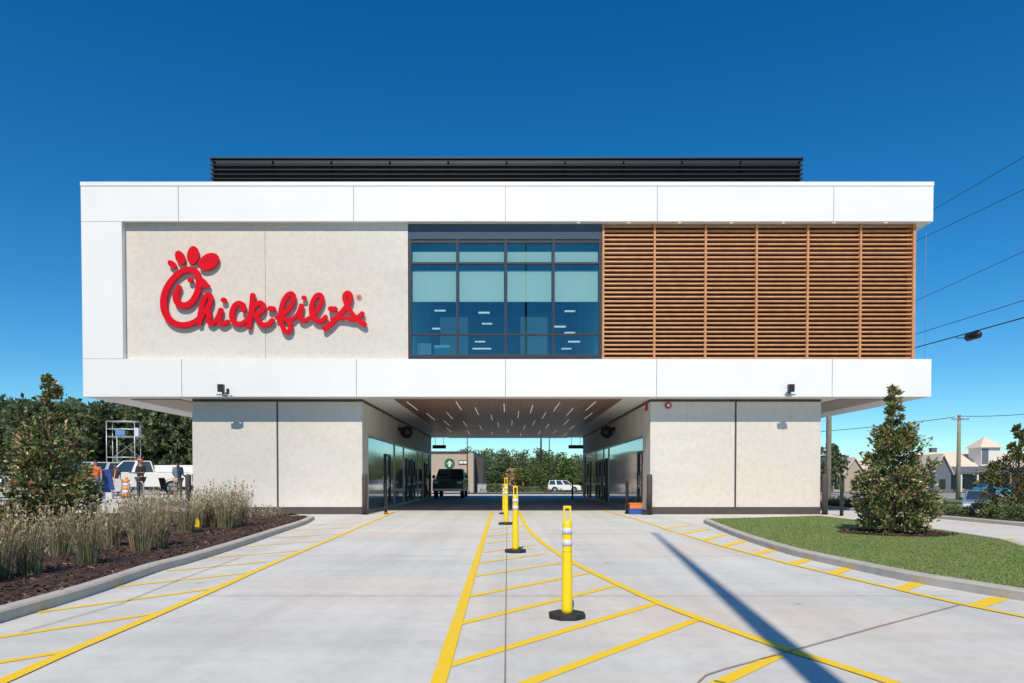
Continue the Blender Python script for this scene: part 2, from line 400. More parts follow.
# crossing marks first (lower), boundary lines above them
for a, c in [((448, 665.7), (659, 602.7)), ((440, 716), (698, 619.5)), ((459, 624.2), (618, 585.2)), ((468.6, 596.8), (587, 573.5)), ((474.5, 576.4), (561, 563)),
             ((480, 562.9), (547, 553.4)), ((484, 552.5), (535, 545)), ((487, 543.5), (528, 538.5)), ((489, 536), (524.5, 532)), ((491, 529.5), (523, 526.3)),
             ((720, 683), (778, 656)), ((640, 716), (722, 682.4))]:
    line([a, c], .095)
for a, c in [((-30, 667.5), (74, 650.3)), ((-30, 642), (158, 613.3)), ((37.5, 612.6), (215, 588.6)), ((112, 587.5), (249, 573)), ((166, 571), (266, 562)),
             ((209, 557.8), (298, 551)), ((244, 547), (318, 541)), ((272, 538), (338, 534.2)), ((293, 530.5), (352, 527.5)), ((310, 525), (362, 522.6))]:
    line([a, c], .09)
for a, c in [((684, 533.5), (707, 529)), ((703, 540), (724.5, 535)), ((722.5, 546.5), (746, 540.5)), ((753.5, 554.7), (775, 549.6)), ((789, 564.5), (811, 559)),
             ((831.5, 574), (851, 567.5)), ((899, 590), (920, 582.5)), ((974, 607), (1000, 598)), ((666, 528.5), (690, 525))]:
    line([a, c], .17)
lay[0] = .008
line([(425, 722), (438.5, 683), (491.8, 512)], .1)
line([(519, 511), (525.7, 525.3), (537, 538.4), (556.7, 553), (576.3, 564.5), (609, 580.5), (654, 601.2), (696, 617.8), (763.7, 642), (797.5, 653.4), (835, 665), (887.5, 682), (960, 706)], .1, True)
line([(-45, 702), (6, 680.6), (78, 648.4), (159.4, 614), (218.8, 588), (272, 564), (320, 543.8), (384, 516.6), (397, 511.5)], .1, True)
line([(604, 510.5), (640, 520.5), (669.3, 530.3), (704.5, 541), (722, 546.2), (753.3, 554.5), (788.4, 563.8), (829, 573.5), (898.7, 590), (958.7, 603.7), (1024, 617), (1080, 628)], .09, True)
line([(905, 524), (936, 529), (970, 535.5), (1004, 542), (1060, 551)], .1)
line([(990, 541), (1015, 538.5)], .2, z=.004)
line([(503.5, 720), (505, 683), (506.6, 545), (507.2, 514)], .011, name='paving_joint', m='seam', z=.0125)
line([(690, 705), (699, 683), (706, 676.5), (722, 671), (800, 649.5), (880, 627), (960, 605.5)], .014, name='paving_joint', m='rust', z=.0125)
line([(20, 633), (120, 604.5), (180, 580), (240, 558)], .012, name='paving_joint', m='seam', z=.0125)
for py, x0, x1 in ((596, 200, 960), (556, 260, 760), (535, 300, 690)):
    line([(x0, py), (x1, py)], .010, name='paving_joint', m='seam', z=.002)
b = MB(); c = G(827, 569); b.add([(c.x - .22, c.y - .12, .003), (c.x + .2, c.y - .15, .003), (c.x + .26, c.y + .1, .003), (c.x - .1, c.y + .14, .003)], [(0, 1, 2, 3)])
tag(b.build('paint_patch', 'band', fix=False), kind='structure')

# kerbs
def kerb(name, pts, w, h, side, m='kerb'):
    pts = [Vector(p) for p in pts]; n = len(pts); prof = [(0, -.05), (0.0, h - .02), (.025, h), (w, h), (w, -.05)]
    vs = []
    for i, p in enumerate(pts):
        d = (pts[min(i + 1, n - 1)] - pts[max(i - 1, 0)]); d.z = 0; d.normalize()
        nr = Vector((-d.y, d.x, 0)) * side
        for (u, z) in prof: vs.append((p.x + nr.x * u, p.y + nr.y * u, H(p.x, p.y) + z))
    k = len(prof); fs = [(i * k + j, i * k + j + 1, (i + 1) * k + j + 1, (i + 1) * k + j) for i in range(n - 1) for j in range(k - 1)]
    fs += [tuple(range(k)), tuple(reversed(range((n - 1) * k, n * k)))]
    tag(MB().add(vs, fs).build(name, m), kind='structure')
kl = [(-60, 642), (0, 623.4), (31, 614), (62, 604.7), (94, 594.7), (125, 583.7), (160, 571.3), (187, 564), (219, 554), (250, 543.7), (281, 532.8), (304, 525), (313, 520.4)]
KL = smooth_poly([G(x, y) for x, y in kl], 3)
KL += [KL[-1] + Vector((-.05, .35, 0)), KL[-1] + Vector((-.35, .75, 0)), KL[-1] + Vector((-.9, 1.0, 0))]
KL = [KL[0] + Vector((1.5, -4.5, 0))] + KL
kerb('kerb', KL, .16, .115, 1)
KR = smooth_poly([G(x, y) for x, y in [(703.5, 523.2), (731.8, 535.5), (761, 546), (790.4, 555), (827.5, 564), (902.5, 580.5), (965, 591.5), (1024, 601.5), (1100, 612)]], 4)
KR = [KR[0] + Vector((.8, .75, 0)), KR[0] + Vector((.25, .5, 0))] + KR
kerb('kerb', KR, .16, .115, 1)
# far side of the lawn island
KF = [Vector((9.98, 21.6, 0)), Vector((10.0, 15.5, 0)), Vector((9.6, 13, 0)), Vector((8.9, 11.4, 0)), Vector((8.2, 9.2, 0)), Vector((7.7, 6.9, 0))]
kerb('kerb', KF, .16, .115, -1)
kerb('kerb', [Vector((13.75, 6, 0)), Vector((13.75, 40, 0))], .16, .11, -1)
kerb('kerb', [Vector((16.4, 40, 0)), Vector((16.4, 6, 0))], .16, .11, -1)

def fill(name, pts, z, m, kind='structure'):
    bm = bmesh.new(); vs = [bm.verts.new((p[0], p[1], z)) for p in pts]; f = bm.faces.new(vs); bmesh.ops.triangulate(bm, faces=[f])
    bmesh.ops.recalc_face_normals(bm, faces=bm.faces)
    if bm.faces[:][0].normal.z < 0: bmesh.ops.reverse_faces(bm, faces=bm.faces)
    me = bpy.data.meshes.new(name); bm.to_mesh(me); bm.free(); me.materials.append(MT[m])
    o = bpy.data.objects.new(name, me); COL.objects.link(o); tag(o, kind=kind); return o
def inset(pts, w, side):
    out = []; n = len(pts)
    for i, p in enumerate(pts):
        d = (pts[min(i + 1, n - 1)] - pts[max(i - 1, 0)]); d.z = 0; d.normalize()
        out.append(Vector((p.x - d.y * side * w, p.y + d.x * side * w, 0)))
    return out
BEDL = inset(KL, .155, 1)
bed_poly = [(p.x, p.y) for p in BEDL] + [(-7.5, 23.4), (-9, 24.2), (-60, 24.2), (-60, BEDL[0].y)]
fill('mulch_bed', bed_poly, .10, 'mulch')
LAWN = inset(KR, .155, 1)
KFi = inset(KF, .155, -1)
lawn_poly = [(p.x, p.y) for p in LAWN] + [(p.x, p.y) for p in reversed(KFi)]
lawn_poly = [q for i, q in enumerate(lawn_poly)]
fill('lawn', lawn_poly, .105, 'lawn')
fill('mulch_strip', [(13.9, 6), (16.25, 6), (16.25, 40), (13.9, 40)], .09, 'mulch')
def inside(x, y, poly):
    c = False; n = len(poly); j = n - 1
    for i in range(n):
        xi, yi = poly[i]; xj, yj = poly[j]
        if (yi > y) != (yj > y) and x < (xj - xi) * (y - yi) / (yj - yi) + xi: c = not c
        j = i
    return c
rng = random.Random(3)
TREE_R = G(893, 533, .105)
b = MB(); cnt = 0
while cnt < 52000:
    y = 6 + 17 * rng.random() ** 1.5; x = rng.uniform(3, 12)
    if not inside(x, y, lawn_poly): continue
    if ((x - TREE_R.x - .05) / 1.15) ** 2 + ((y - TREE_R.y) / .95) ** 2 < 1: continue
    a = rng.random() * 6.28; w = rng.uniform(.004, .009); h = rng.uniform(.010, .030); lx = rng.uniform(-.02, .02); ly = rng.uniform(-.02, .02)
    b.add([(x - w * math.cos(a), y - w * math.sin(a), .104), (x + w * math.cos(a), y + w * math.sin(a), .104), (x + lx, y + ly, .104 + h)], [(0, 1, 2)]); cnt += 1
tag(b.build('lawn_grass', 'blade', fix=False), 'short mown green grass covering the kerbed island', 'grass', kind='stuff')
ring = [(TREE_R.x + .05 + 1.12 * math.cos(t) * (1 + .07 * math.sin(3 * t)), TREE_R.y + .95 * math.sin(t) * (1 + .06 * math.cos(4 * t))) for t in [i * math.pi / 16 for i in range(32)]]
fill('mulch_ring', ring, .114, 'mulch')
b = MB()
def chips(poly_test, xr, yr, n, z0, pw=1.0):
    c = 0
    while c < n:
        x = rng.uniform(*xr); y = yr[0] + (yr[1] - yr[0]) * rng.random() ** pw
        if not poly_test(x, y): continue
        mt = Matrix.Rotation(rng.random() * 6.28, 3, 'Z') @ Matrix.Rotation(rng.uniform(-.7, .7), 3, 'X') @ Matrix.Rotation(rng.uniform(-.7, .7), 3, 'Y')
        b.obox((x, y, z0 + rng.uniform(0, .014)), (rng.uniform(.03, .10), rng.uniform(.012, .03), .007), mt); c += 1
chips(lambda x, y: inside(x, y, bed_poly), (-16, -4.4), (5.5, 23), 15000, .105, 1.5)
chips(lambda x, y: ((x - TREE_R.x - .05) / 1.15) ** 2 + ((y - TREE_R.y) / 1.0) ** 2 < 1, (TREE_R.x - 1.3, TREE_R.x + 1.3), (TREE_R.y - 1.1, TREE_R.y + 1.1), 1300, .116)
chips(lambda x, y: True, (13.95, 16.2), (14, 38), 2500, .095)
tag(b.build('bark_chips', 'chip', fix=False), 'dark brown shredded bark strewn over the planting beds', 'mulch', kind='stuff')

# ------------------------------------------------------------------ the restaurant
YF = 23.8; YW = 24.53; YL = 24.03; YR = 47.4
xl = XX(81.8, 290, YF); xr = XX(932.4, 290, YF)
zt = ZZ(181.8, YF); zc = ZZ(186, YF); zf = ZZ(221.3, YF); zl = ZZ(359, YF); zb = ZZ(396.7, YF)
bd = thing('restaurant_building', (0, 35, 0), 'two storey white and cream building bridging a drive passage, with cedar louvres and wide window', 'building')
def part(mb, name, m, parent=bd, bevel=0, label=None):
    o = mb.build(name, m, None, bevel)
    o.parent = parent
    # meshes are written in world space: cancel the thing's own offset
    w = Vector((0, 0, 0)); q = parent
    while q: w += q.location; q = q.parent
    o.location = -w
    if label: o['label'] = label
    return o
def sub(mb, name, m, parent, bevel=0, label=None):
    o = mb.build(name, m, None, bevel); o.parent = parent
    if label: o['label'] = label
    return o
g = .009
def band(z0, z1, joints, y0):
    xs = [xl] + [XX(p, (300), YF) for p in joints] + [xr]
    part(MB().box(xl + .05, xr - .05, y0 + .0305, y0 + .0335, z0 + .006, z1 - .004), 'joint_backing', 'rim')
    for i in range(len(xs) - 1):
        part(MB().box(xs[i] + (g if i else 0), xs[i + 1] - (g if i < len(xs) - 2 else 0), y0, y0 + .030, z0, z1), 'fascia_panel', 'white', bevel=.004)
part(MB().box(xl + .002, xr - .002, YF + .034, 42, zf + .003, zt - .05), 'roof_band', 'white')  # upper storey's unseen rear cut short to shorten its shadow behind
band(zf, zc - .012, (179.2, 354, 505.5, 657, 833), YF)
part(MB().box(xl - .012, xr + .012, YF - .015, YF + .4, zc + .004, zt).box(xl - .012, xl + .4, YF + .4, 42, zc + .004, zt).box(xr - .4, xr + .012, YF + .4, 42, zc + .004, zt), 'parapet_cap', 'white', bevel=.006)
part(MB().box(xl + .002, xr - .002, YF + .034, YR, zb + .003, zl - .02), 'floor_band', 'white')
band(zb, zl, (181, 356, 505.5, 657, 833), YF)
# left white upright of the picture frame
xlc = XX(122.3, 290, YF)
part(MB().box(xl + .001, xlc, YF + .001, YF + .030, zl + .012, zf - .012), 'fascia_panel', 'white', bevel=.004)
part(MB().box(xl + .003, xlc - .003, YF + .034, 42, zl - .018, zf + .001), 'side_wall', 'white')
xw0 = XX(408, 290, YL); xw1 = XX(602.6, 290, YL); xj = XX(265.3, 290, YL)
part(MB().box(xlc + .001, xj - .006, YL, YL + .1, zl - .017, zf), 'wall_panel', 'stucco')
part(MB().box(xj + .006, xw0, YL, YL + .1, zl - .017, zf), 'wall_panel', 'stucco')
xrb = XX(914.8, 290, YL)
part(MB().box(xlc, xw0 - .02, YL + .104, 41.4, zl - .016, zf + .002).box(xw1 + .02, xrb - .05, YL + .42, 41.4, zl - .016, zf + .002).box(xw0 - .01, xw1 + .01, 37, 41.4, zl - .016, zf + .002), 'upper_wall', 'core')
part(MB().box(xw1 + .02, xrb - .06, YL + .36, YL + .415, zl - .014, zf), 'louvre_backing', 'darkwood')
# office window: header, frame, panes, blinds, room
win = part(MB().box(xw0 + .01, xw1 - .01, YL + .02, YL + .14, ZZ(239, YL), zf), 'window', 'header')
mb = MB()
zs0 = ZZ(357.3, YL); zs1 = ZZ(239.3, YL)
vx = [XX(p, 300, YL) for p in (410, 457.3, 505.6, 553.4, 600.2)]
for i, x in enumerate(vx): mb.box(x - (.05 if i in (0, 4) else .035), x + (.05 if i in (0, 4) else .035), YL + .0, YL + .12, zs0, zs1)
for py, hh in ((356.0, .05), (334.3, .030), (263, .035), (241.5, .045)):
    z = ZZ(py, YL)
    for i in range(4): mb.box(vx[i] + .036, vx[i + 1] - .036, YL + .012, YL + .11, z - hh, z + hh)
sub(mb, 'frame', 'frame', win)
gl = MB()
for i in range(4): gl.box(vx[i] + .03, vx[i + 1] - .03, YL + .06, YL + .072, zs0 + .03, zs1 - .03)
sub(gl, 'glass', 'glass', win)
for i in range(4):
    sub(MB().box(vx[i] + .06, vx[i + 1] - .06, YL + .20, YL + .205, ZZ(300.3, YL), ZZ(269, YL)), 'roller_blind', 'blind', win)
    sub(MB().box(vx[i] + .06, vx[i + 1] - .06, YL + .20, YL + .205, ZZ(262, YL), ZZ(250, YL)), 'roller_blind', 'blind', win)
part(MB().box(xw0 - .005, xw1 + .005, 36.7, 36.95, zl, zf - .01).box(xw0 - .015, xw0 + .03, YL + .3, 36.69, zl, zf - .01).box(xw1 - .03, xw1 + .015, YL + .3, 36.69, zl, zf - .01), 'room_wall', 'inner')
part(MB().box(xw0 + .04, xw1 - .04, YL + .3, 36.65, zf - .09, zf - .02), 'room_ceiling', 'inner')
def panel(px0, px1, py0, py1, Y, m, nm):
    part(MB().box(XX(px0, 330, Y), XX(px1, 330, Y), Y, Y + .12, ZZ(py1, Y), ZZ(py0, Y)), nm, m, bevel=.01)
panel(440, 468, 317, 356, 29, 'pale', 'bright_window_board'); panel(520.5, 547.5, 317, 356, 29, 'pale', 'bright_window_board')  # added pale boards; their colour stands in for bright windows at the rear
panel(417, 431, 343, 356, 26, 'pale', 'cabinet'); panel(434, 450, 345, 356, 26.4, 'inner', 'cabinet')
zcl = zf - .13
for px, py in ((415, 309), (484, 311), (487, 322), (480, 340), (478, 347), (486, 347), (577, 309.5), (577, 331), (574, 340), (572, 347), (414, 327), (560, 325)):
    r = ray(px, min(py + 2, 349)); 
    # lamps hang just below the room's ceiling, where the sight line meets it
    t = (zcl - CAMZ) / r.z; y = r.y * t; z = zcl
    if y > 34: y = 28.5 + (px % 7) * .9; z = CAMZ + r.z * (y / r.y)      # the far rows hang on rods
    x = min(max(r.x * (y / r.y), xw0 + .5), xw1 - .5)
    lp = part(MB().box(x - .24, x + .24, y - .1, y + .1, z, z + .03), 'ceiling_lamp', 'lampc')
    if z < zcl - .01: sub(MB().cyl(x, y, z + .031, zcl + .1, .012, 6), 'rod', 'black', lp)
# cedar louvre bays
bx = [603.3, 654.6, 705.6, 756.6, 807.8, 860.6, 914]
BX = [XX(p, 290, YL) for p in bx]
zA = zl + .0; zB = zf - .005
for i in range(6):
    mb = MB(); n = 31; pitch = (zB - zA) / n
    rot = Matrix.Rotation(R(-14), 3, 'X')
    for k in range(n):
        zc_ = zA + pitch * (k + .5)
        mb.obox(((BX[i] + BX[i + 1]) / 2, YL + .07, zc_), (BX[i + 1] - BX[i] - .075, .075, .050), rot)
    lv = part(mb, 'louvre_screen', 'cedar')
    sub(MB().box(BX[i] - .035, BX[i] + .035, YL - .01, YL + .13, zA, zB), 'post', 'cedar', lv)
part(MB().box(BX[6] - .05, BX[6] + .05, YL - .01, YL + .40, zA, zB), 'corner_post', 'cedar')
mb = MB()
for k in range(31):
    zc_ = zA + (zB - zA) / 31 * (k + .5); mb.box(BX[6] - .02, BX[6] + .02, YL + .5, 30, zc_ - .03, zc_ + .03)
part(mb, 'side_louvre', 'cedar')
part(MB().tube([(XX(925.5, 300, YF + .25), YF + .25, zl), (XX(925.5, 300, YF + .25), YF + .25, zf)], .005, 6), 'cable', 'seam')
for px in (578.5, 628.7, 679.6, 731.4, 783.6, 834.2, 886):
    x = XX(px, 223, YF + .12); part(MB().cyl(x, YF + .12, zf - .012, zf + .01, .055, 14), 'downlight', 'lamp')
for px in (258.5, 340, 708, 770): 
    x = XX(px, 398, YF + .25); part(MB().cyl(x, YF + .25, zb - .012, zb + .01, .05, 14), 'downlight', 'white2')
# roof plant screen
YS_ = 26.5
sx0 = XX(209.5, 170, YS_); sx1 = XX(803.8, 170, YS_); sz1 = ZZ(158, YS_)
mb = MB(); rot = Matrix.Rotation(R(38), 3, 'X'); rot2 = Matrix.Rotation(R(-38), 3, 'Y')
nb = 7; pit = .17
for k in range(nb):
    z = sz1 - .06 - k * pit
    mb.obox(((sx0 + sx1) / 2, YS_ + .06, z), (sx1 - sx0, .17, .012), rot)
    mb.box(sx0, sx1, YS_ - .012, YS_ + .0, z - .060, z - .048)
    mb.box(sx0 + .01, sx0 + .1, YS_ + .15, 40, z - .03, z + .03); mb.box(sx1 - .1, sx1 - .01, YS_ + .15, 40, z - .03, z + .03)
mb.box(sx0, sx1, YS_ - .02, YS_ + .14, sz1 - .02, sz1 + .02)
mb.box(sx0 + .12, sx1 - .12, YS_ + .25, YS_ + .27, zt - .4, sz1 - .005)
rs = part(mb, 'roof_screen', 'screen')
mb = MB()
for i in range(11):
    x = sx0 + .1 + (sx1 - sx0 - .2) * i / 10; mb.box(x - .03, x + .03, YS_ + .18, YS_ + .24, zt - .4, sz1)
mb.box(sx0 + .12, sx1 - .12, YS_ + .5, YS_ + .55, zt - .4, sz1 - .06)
sub(mb, 'support', 'black', rs)
# soffits
part(MB().box(XX(394, 399.5, 24.4), XX(622, 399.5, 24.4), 24.42, YR - .2, zb - .035, zb + .0), 'wood_ceiling', 'ceil')
wc = [o for o in bd.children if o.name.startswith('wood_ceiling')][0]
mb0 = rng
for k, (x, y) in enumerate([(-3.7, 25), (-2.6, 29), (-1.9, 25), (-1.3, 27), (-.75, 30), (-.15, 25.7), (.45, 28.5), (.95, 26.2), (1.6, 29), (1.9, 25.4), (2.6, 27.3), (3.2, 25), (3.6, 29.2),
                            (-3.5, 29.5), (-3.1, 33), (-2.2, 33.5), (-1.5, 36), (-.5, 34), (.2, 33), (.9, 36), (1.3, 33), (2.1, 35), (2.9, 32.5), (3.5, 36), (-3.4, 38), (-2.4, 40), (-1, 41), (0, 39), (.8, 42), (1.9, 40), (2.8, 39.5), (3.6, 42)]):
    sub(MB().box(x - .013, x + .013, y, y + 3.1, zb - .043, zb - .037), 'linear_lamp', 'lamp', wc)
for s, x0, x1 in ((-1, -13.5, -11.75), (1, 11.8, 13.5)):
    part(MB().box(x0, x1, 24.5, 46, zb - .022, zb), 'soffit_panel', 'ceil')
# ground storey boxes
def lower_box(xa, xb, jx, inner):
    # xa..xb outer span; inner = +1 when the passage lies on the +x side
    zwt = ZZ(401.8, YW); zbs = ZZ(507, YW)
    part(MB().box(xa + .05, xb - .05, YW + .05, 46.7, -.1, zb + .001), 'storey_core', 'bronze')
    part(MB().box(xa, jx - .035, YW, YW + .045, zbs, zwt), 'wall_panel', 'stucco')
    part(MB().box(jx + .035, xb, YW, YW + .045, zbs, zwt), 'wall_panel', 'stucco')
    part(MB().box(xa - .01, xb + .01, YW - .02, YW + .046, 0, zbs - .003), 'plinth', 'bronze')
    part(MB().box(jx - .032, jx + .032, YW + .01, YW + .048, zbs + .001, zwt), 'joint_strip', 'bronze')
    xs, s = (xb, 1) if inner > 0 else (xa, -1)
    def bx_(y0, y1, z0, z1, t0, t1): return (min(xs - s * t0, xs - s * t1), max(xs - s * t0, xs - s * t1), y0, y1, z0, z1)
    xo, so = (xa, -1) if inner > 0 else (xb, 1)
    part(MB().box(min(xo, xo - so * .045), max(xo, xo - so * .045), YW + .048, 46.7, zbs, zwt), 'outer_wall', 'stucco')
    return xs, s, bx_
xLa = XX(192.6, 455, YW); xLb = XX(362.3, 455, YW); xRa = XX(650.3, 455, YW); xRb = XX(820.5, 455, YW)
ztop = ZZ(401.8, YW)
def storefront(xs, s, bx_, y0, y1, zg, bars, doors, m_frame, name='storefront'):
    part(MB().box(*bx_(YW + .048, y0 - .003, .12, ztop, 0, .045)), 'passage_wall', 'stucco')
    part(MB().box(*bx_(y0, 46.6, zg + .07, ztop, 0, .045)), 'passage_wall', 'stucco')
    part(MB().box(*bx_(y1, 46.6, .12, zg + .067, 0, .045)), 'passage_wall', 'bronze')
    st = part(MB().box(*bx_(y0, y1 - .003, .0, zg, .03, .048)), name, 'shop')
    mb = MB().box(*bx_(y0, y1 - .003, zg + .001, zg + .066, -.015, .049)).box(*bx_(y0, y1 - .003, 0, .1, -.01, .028))
    for y in bars: mb.box(*bx_(y - .03, y + .03, .101, zg, -.01, .028))
    sub2 = sub(mb, 'frame', m_frame, st)
    for (d0, d1) in doors:
        mb = MB()
        mb.box(*bx_(d0, d0 + .1, .102, 2.35, -.03, .026)).box(*bx_(d1 - .1, d1, .102, 2.35, -.03, .026)).box(*bx_(d0 + .1, d1 - .1, 2.25, 2.35, -.03, .026)).box(*bx_(d0 + .1, d1 - .1, .102, .25, -.03, .026))
        d = sub(mb, 'door', 'black', st)
        if abs(d1 - d0) > .8:
            mb = MB(); mb.box(*bx_(d0 + .2, d0 + .24, .9, 1.4, -.10, -.07)); mb.box(*bx_(d0 + .12, d1 - .12, .98, 1.04, -.06, -.035))
            sub(mb, 'door_bar', 'steel', st)
xs, s, f = lower_box(xLa, xLb, XX(277.5, 455, YW), 1)
storefront(xs, s, f, 25.6, 45.4, 2.85, (31.6, 34.4, 39.8, 42.2), ((29.2, 30.4), (35.3, 36.5), (37.2, 38.4), (43, 44.2)), 'alu')
xs, s, f = lower_box(xRa, xRb, XX(735.5, 455, YW), -1)
storefront(xs, s, f, 25.9, 45.4, 2.85, (34.8, 36.7, 39.9), ((25.95, 26.9), (35.4, 36.4), (37.1, 38.3), (38.4, 39.6), (42.5, 44)), 'alu')
mb = MB()
for a, b_ in ((xLa, xLb), (xRa, xRb)): mb.box(a - .01, b_ + .01, YW + .03, 46.75, ztop + .004, zb + .0005)
part(mb, 'shadow_gap_trim', 'bronze')

# ------------------------------------------------------------------ fixtures on the building
def floodlight(px, label):
    x = XX(px, 391, YF - .2); r = thing('floodlight', (x, YF - .2, zb + .03), label, 'floodlight', 'black floodlights on the lower white band')
    MB().box(-.10, .10, -.16, .0, .10, .36).build('housing', 'black', r, bevel=.012)
    MB().box(-.18, .18, -.05, .10, .0, .035).box(-.03, .03, .10, .195, .0, .035).build('bracket', 'steel', r)
    MB().cyl(.0, .06, .03, .14, .03, 10).build('swivel', 'black', r)
    return r
fl = floodlight(222, 'black floodlight on the lower white band above the left cream wall')
MB().box(.17, .25, -.05, .02, .03, .22).build('sensor', 'black', fl)
floodlight(790, 'black floodlight on the lower white band above the right cream wall')
def alarm(loc, label, face):
    r = thing('alarm_strobe', loc, label, 'fire alarm', 'red fire alarm strobes')
    if face == 'y':
        MB().tube([(0, 0, 0), (0, -.05, 0)], .12, 16).build('housing', 'redm', r); MB().tube([(0, -.052, 0), (0, -.08, 0)], .055, 12).build('lens', 'lens', r)
    else:
        MB().box(-.09, 0, -.1, .1, -.13, .13).build('housing', 'redm', r, bevel=.01); MB().box(-.12, -.092, -.05, .05, -.05, .05).build('lens', 'lens', r)
alarm(P(668, 405.5, YW - .003), 'red round alarm strobe on the front of the right cream wall', 'y')
alarm(Vector((xRa - .002, P(647, 407, 25.1).y, ZZ(407, 25.1))), 'red square alarm strobe on the passage side of the right wall', 'x')
def speaker(loc, sx, label):
    r = thing('passage_camera', loc, label, 'loudspeaker', 'black round fixtures high in the passage')
    MB().sphere((sx * .42, -.05, -.05), .30, 16, 10, (1, .9, 1)).build('housing', 'black', r)
    MB().tube([(sx * .012, 0, .12), (sx * .3, 0, .05)], .07, 10).build('arm', 'black', r)
speaker((xLb + .002, 32.5, 3.55), 1, 'black round fixture on an arm high on the left passage wall')
speaker((xRa - .002, 32.5, 3.55), -1, 'black round fixture on an arm high on the right passage wall')
def lane_sign(px0, px1, label, sx):
    Y = 46.3; x0 = XX(px0, 446.5, Y); x1 = XX(px1, 446.5, Y)
    r = thing('lane_sign', ((x0 + x1) / 2, Y, ZZ(446.8, Y)), label, 'sign', 'dark hanging signs at the far passage mouth')
    w = (x1 - x0) / 2
    MB().box(-w, w, -.05, .05, -.12, .12).build('sign_board', 'bronze', r, bevel=.008)
    MB().cyl(-w * .6, 0, .12, zb - ZZ(446.8, Y), .015, 8).cyl(w * .6, 0, .12, zb - ZZ(446.8, Y), .015, 8).build('hanger', 'black', r)
lane_sign(432.5, 446, 'dark sign board hanging at the far left of the passage', 1)
lane_sign(568.5, 583, 'dark sign board hanging at the far right of the passage', -1)

# ------------------------------------------------------------------ script sign (traced outlines, union of strokes, extruded)
def sdf_mesh(prims, step=.34):
    xs = [q[0] for p in prims for q in p['pts']]; ys = [q[1] for p in prims for q in p['pts']]; m = 12
    x0, x1, y0, y1 = min(xs) - m, max(xs) + m, min(ys) - m, max(ys) + m
    nx = int((x1 - x0) / step) + 2; ny = int((y1 - y0) / step) + 2
    gx = x0 + np.arange(nx) * step; gy = y0 + np.arange(ny) * step
    Xg, Yg = np.meshgrid(gx, gy); D = np.full(Xg.shape, 1e9)
    for p in prims:
        if p['t'] == 'e':
            cx, cy = p['pts'][0]; a, b, ang = p['a'], p['b'], p['ang']
            dx = Xg - cx; dy = Yg - cy; u = dx * math.cos(ang) + dy * math.sin(ang); v = -dx * math.sin(ang) + dy * math.cos(ang)
            D = np.minimum(D, (np.sqrt((u / a) ** 2 + (v / b) ** 2) - 1) * min(a, b))
        else:
            pts = p['pts']; r = p['r']
            for (ax, ay), (bx_, by), r0, r1 in zip(pts[:-1], pts[1:], r[:-1], r[1:]):
                vx_, vy = bx_ - ax, by - ay; l2 = vx_ * vx_ + vy * vy + 1e-9
                t = np.clip(((Xg - ax) * vx_ + (Yg - ay) * vy) / l2, 0, 1)
                D = np.minimum(D, np.hypot(Xg - ax - t * vx_, Yg - ay - t * vy) - (r0 + (r1 - r0) * t))
    vid = {}; V = []; Fc = []
    def vert(key, pt):
        if key not in vid: vid[key] = len(V); V.append(pt)
        return vid[key]
    inside_ = D < 0
    cells = inside_[:-1, :-1] | inside_[1:, :-1] | inside_[:-1, 1:] | inside_[1:, 1:]
    for j, i in zip(*np.nonzero(cells)):
        cs = [(j, i), (j, i + 1), (j + 1, i + 1), (j + 1, i)]; poly = []
        for k in range(4):
            a, c = cs[k], cs[(k + 1) % 4]; da, dc = D[a], D[c]
            if da < 0: poly.append(vert(a, (gx[a[1]], gy[a[0]])))
            if (da < 0) != (dc < 0):
                t = da / (da - dc); key = (a, c) if a < c else (c, a)
                poly.append(vert(key, (gx[a[1]] + (gx[c[1]] - gx[a[1]]) * t, gy[a[0]] + (gy[c[0]] - gy[a[0]]) * t)))
        if len(poly) >= 3: Fc.append(poly)
    return V, Fc
def S1(pts, r=None):
    P_ = smooth_poly([(155 + x / 6.83, 240 + y / 6.83, (rr if rr else 17) / 6.83) for x, y, *q in pts for rr in [(q[0] if q else r)]], 5)
    return {'t': 's', 'pts': [(p.x, p.y) for p in P_], 'r': [p.z for p in P_]}
def S2(pts, r=None):
    P_ = smooth_poly([(260 + x / 9.31, 280 + y / 9.31, (rr if rr else 23) / 9.31) for x, y, *q in pts for rr in [(q[0] if q else r)]], 5)
    return {'t': 's', 'pts': [(p.x, p.y) for p in P_], 'r': [p.z for p in P_]}
def E1(x, y, a, b, ang): return {'t': 'e', 'pts': [(155 + x / 6.83, 240 + y / 6.83)], 'a': a / 6.83, 'b': b / 6.83, 'ang': R(ang)}
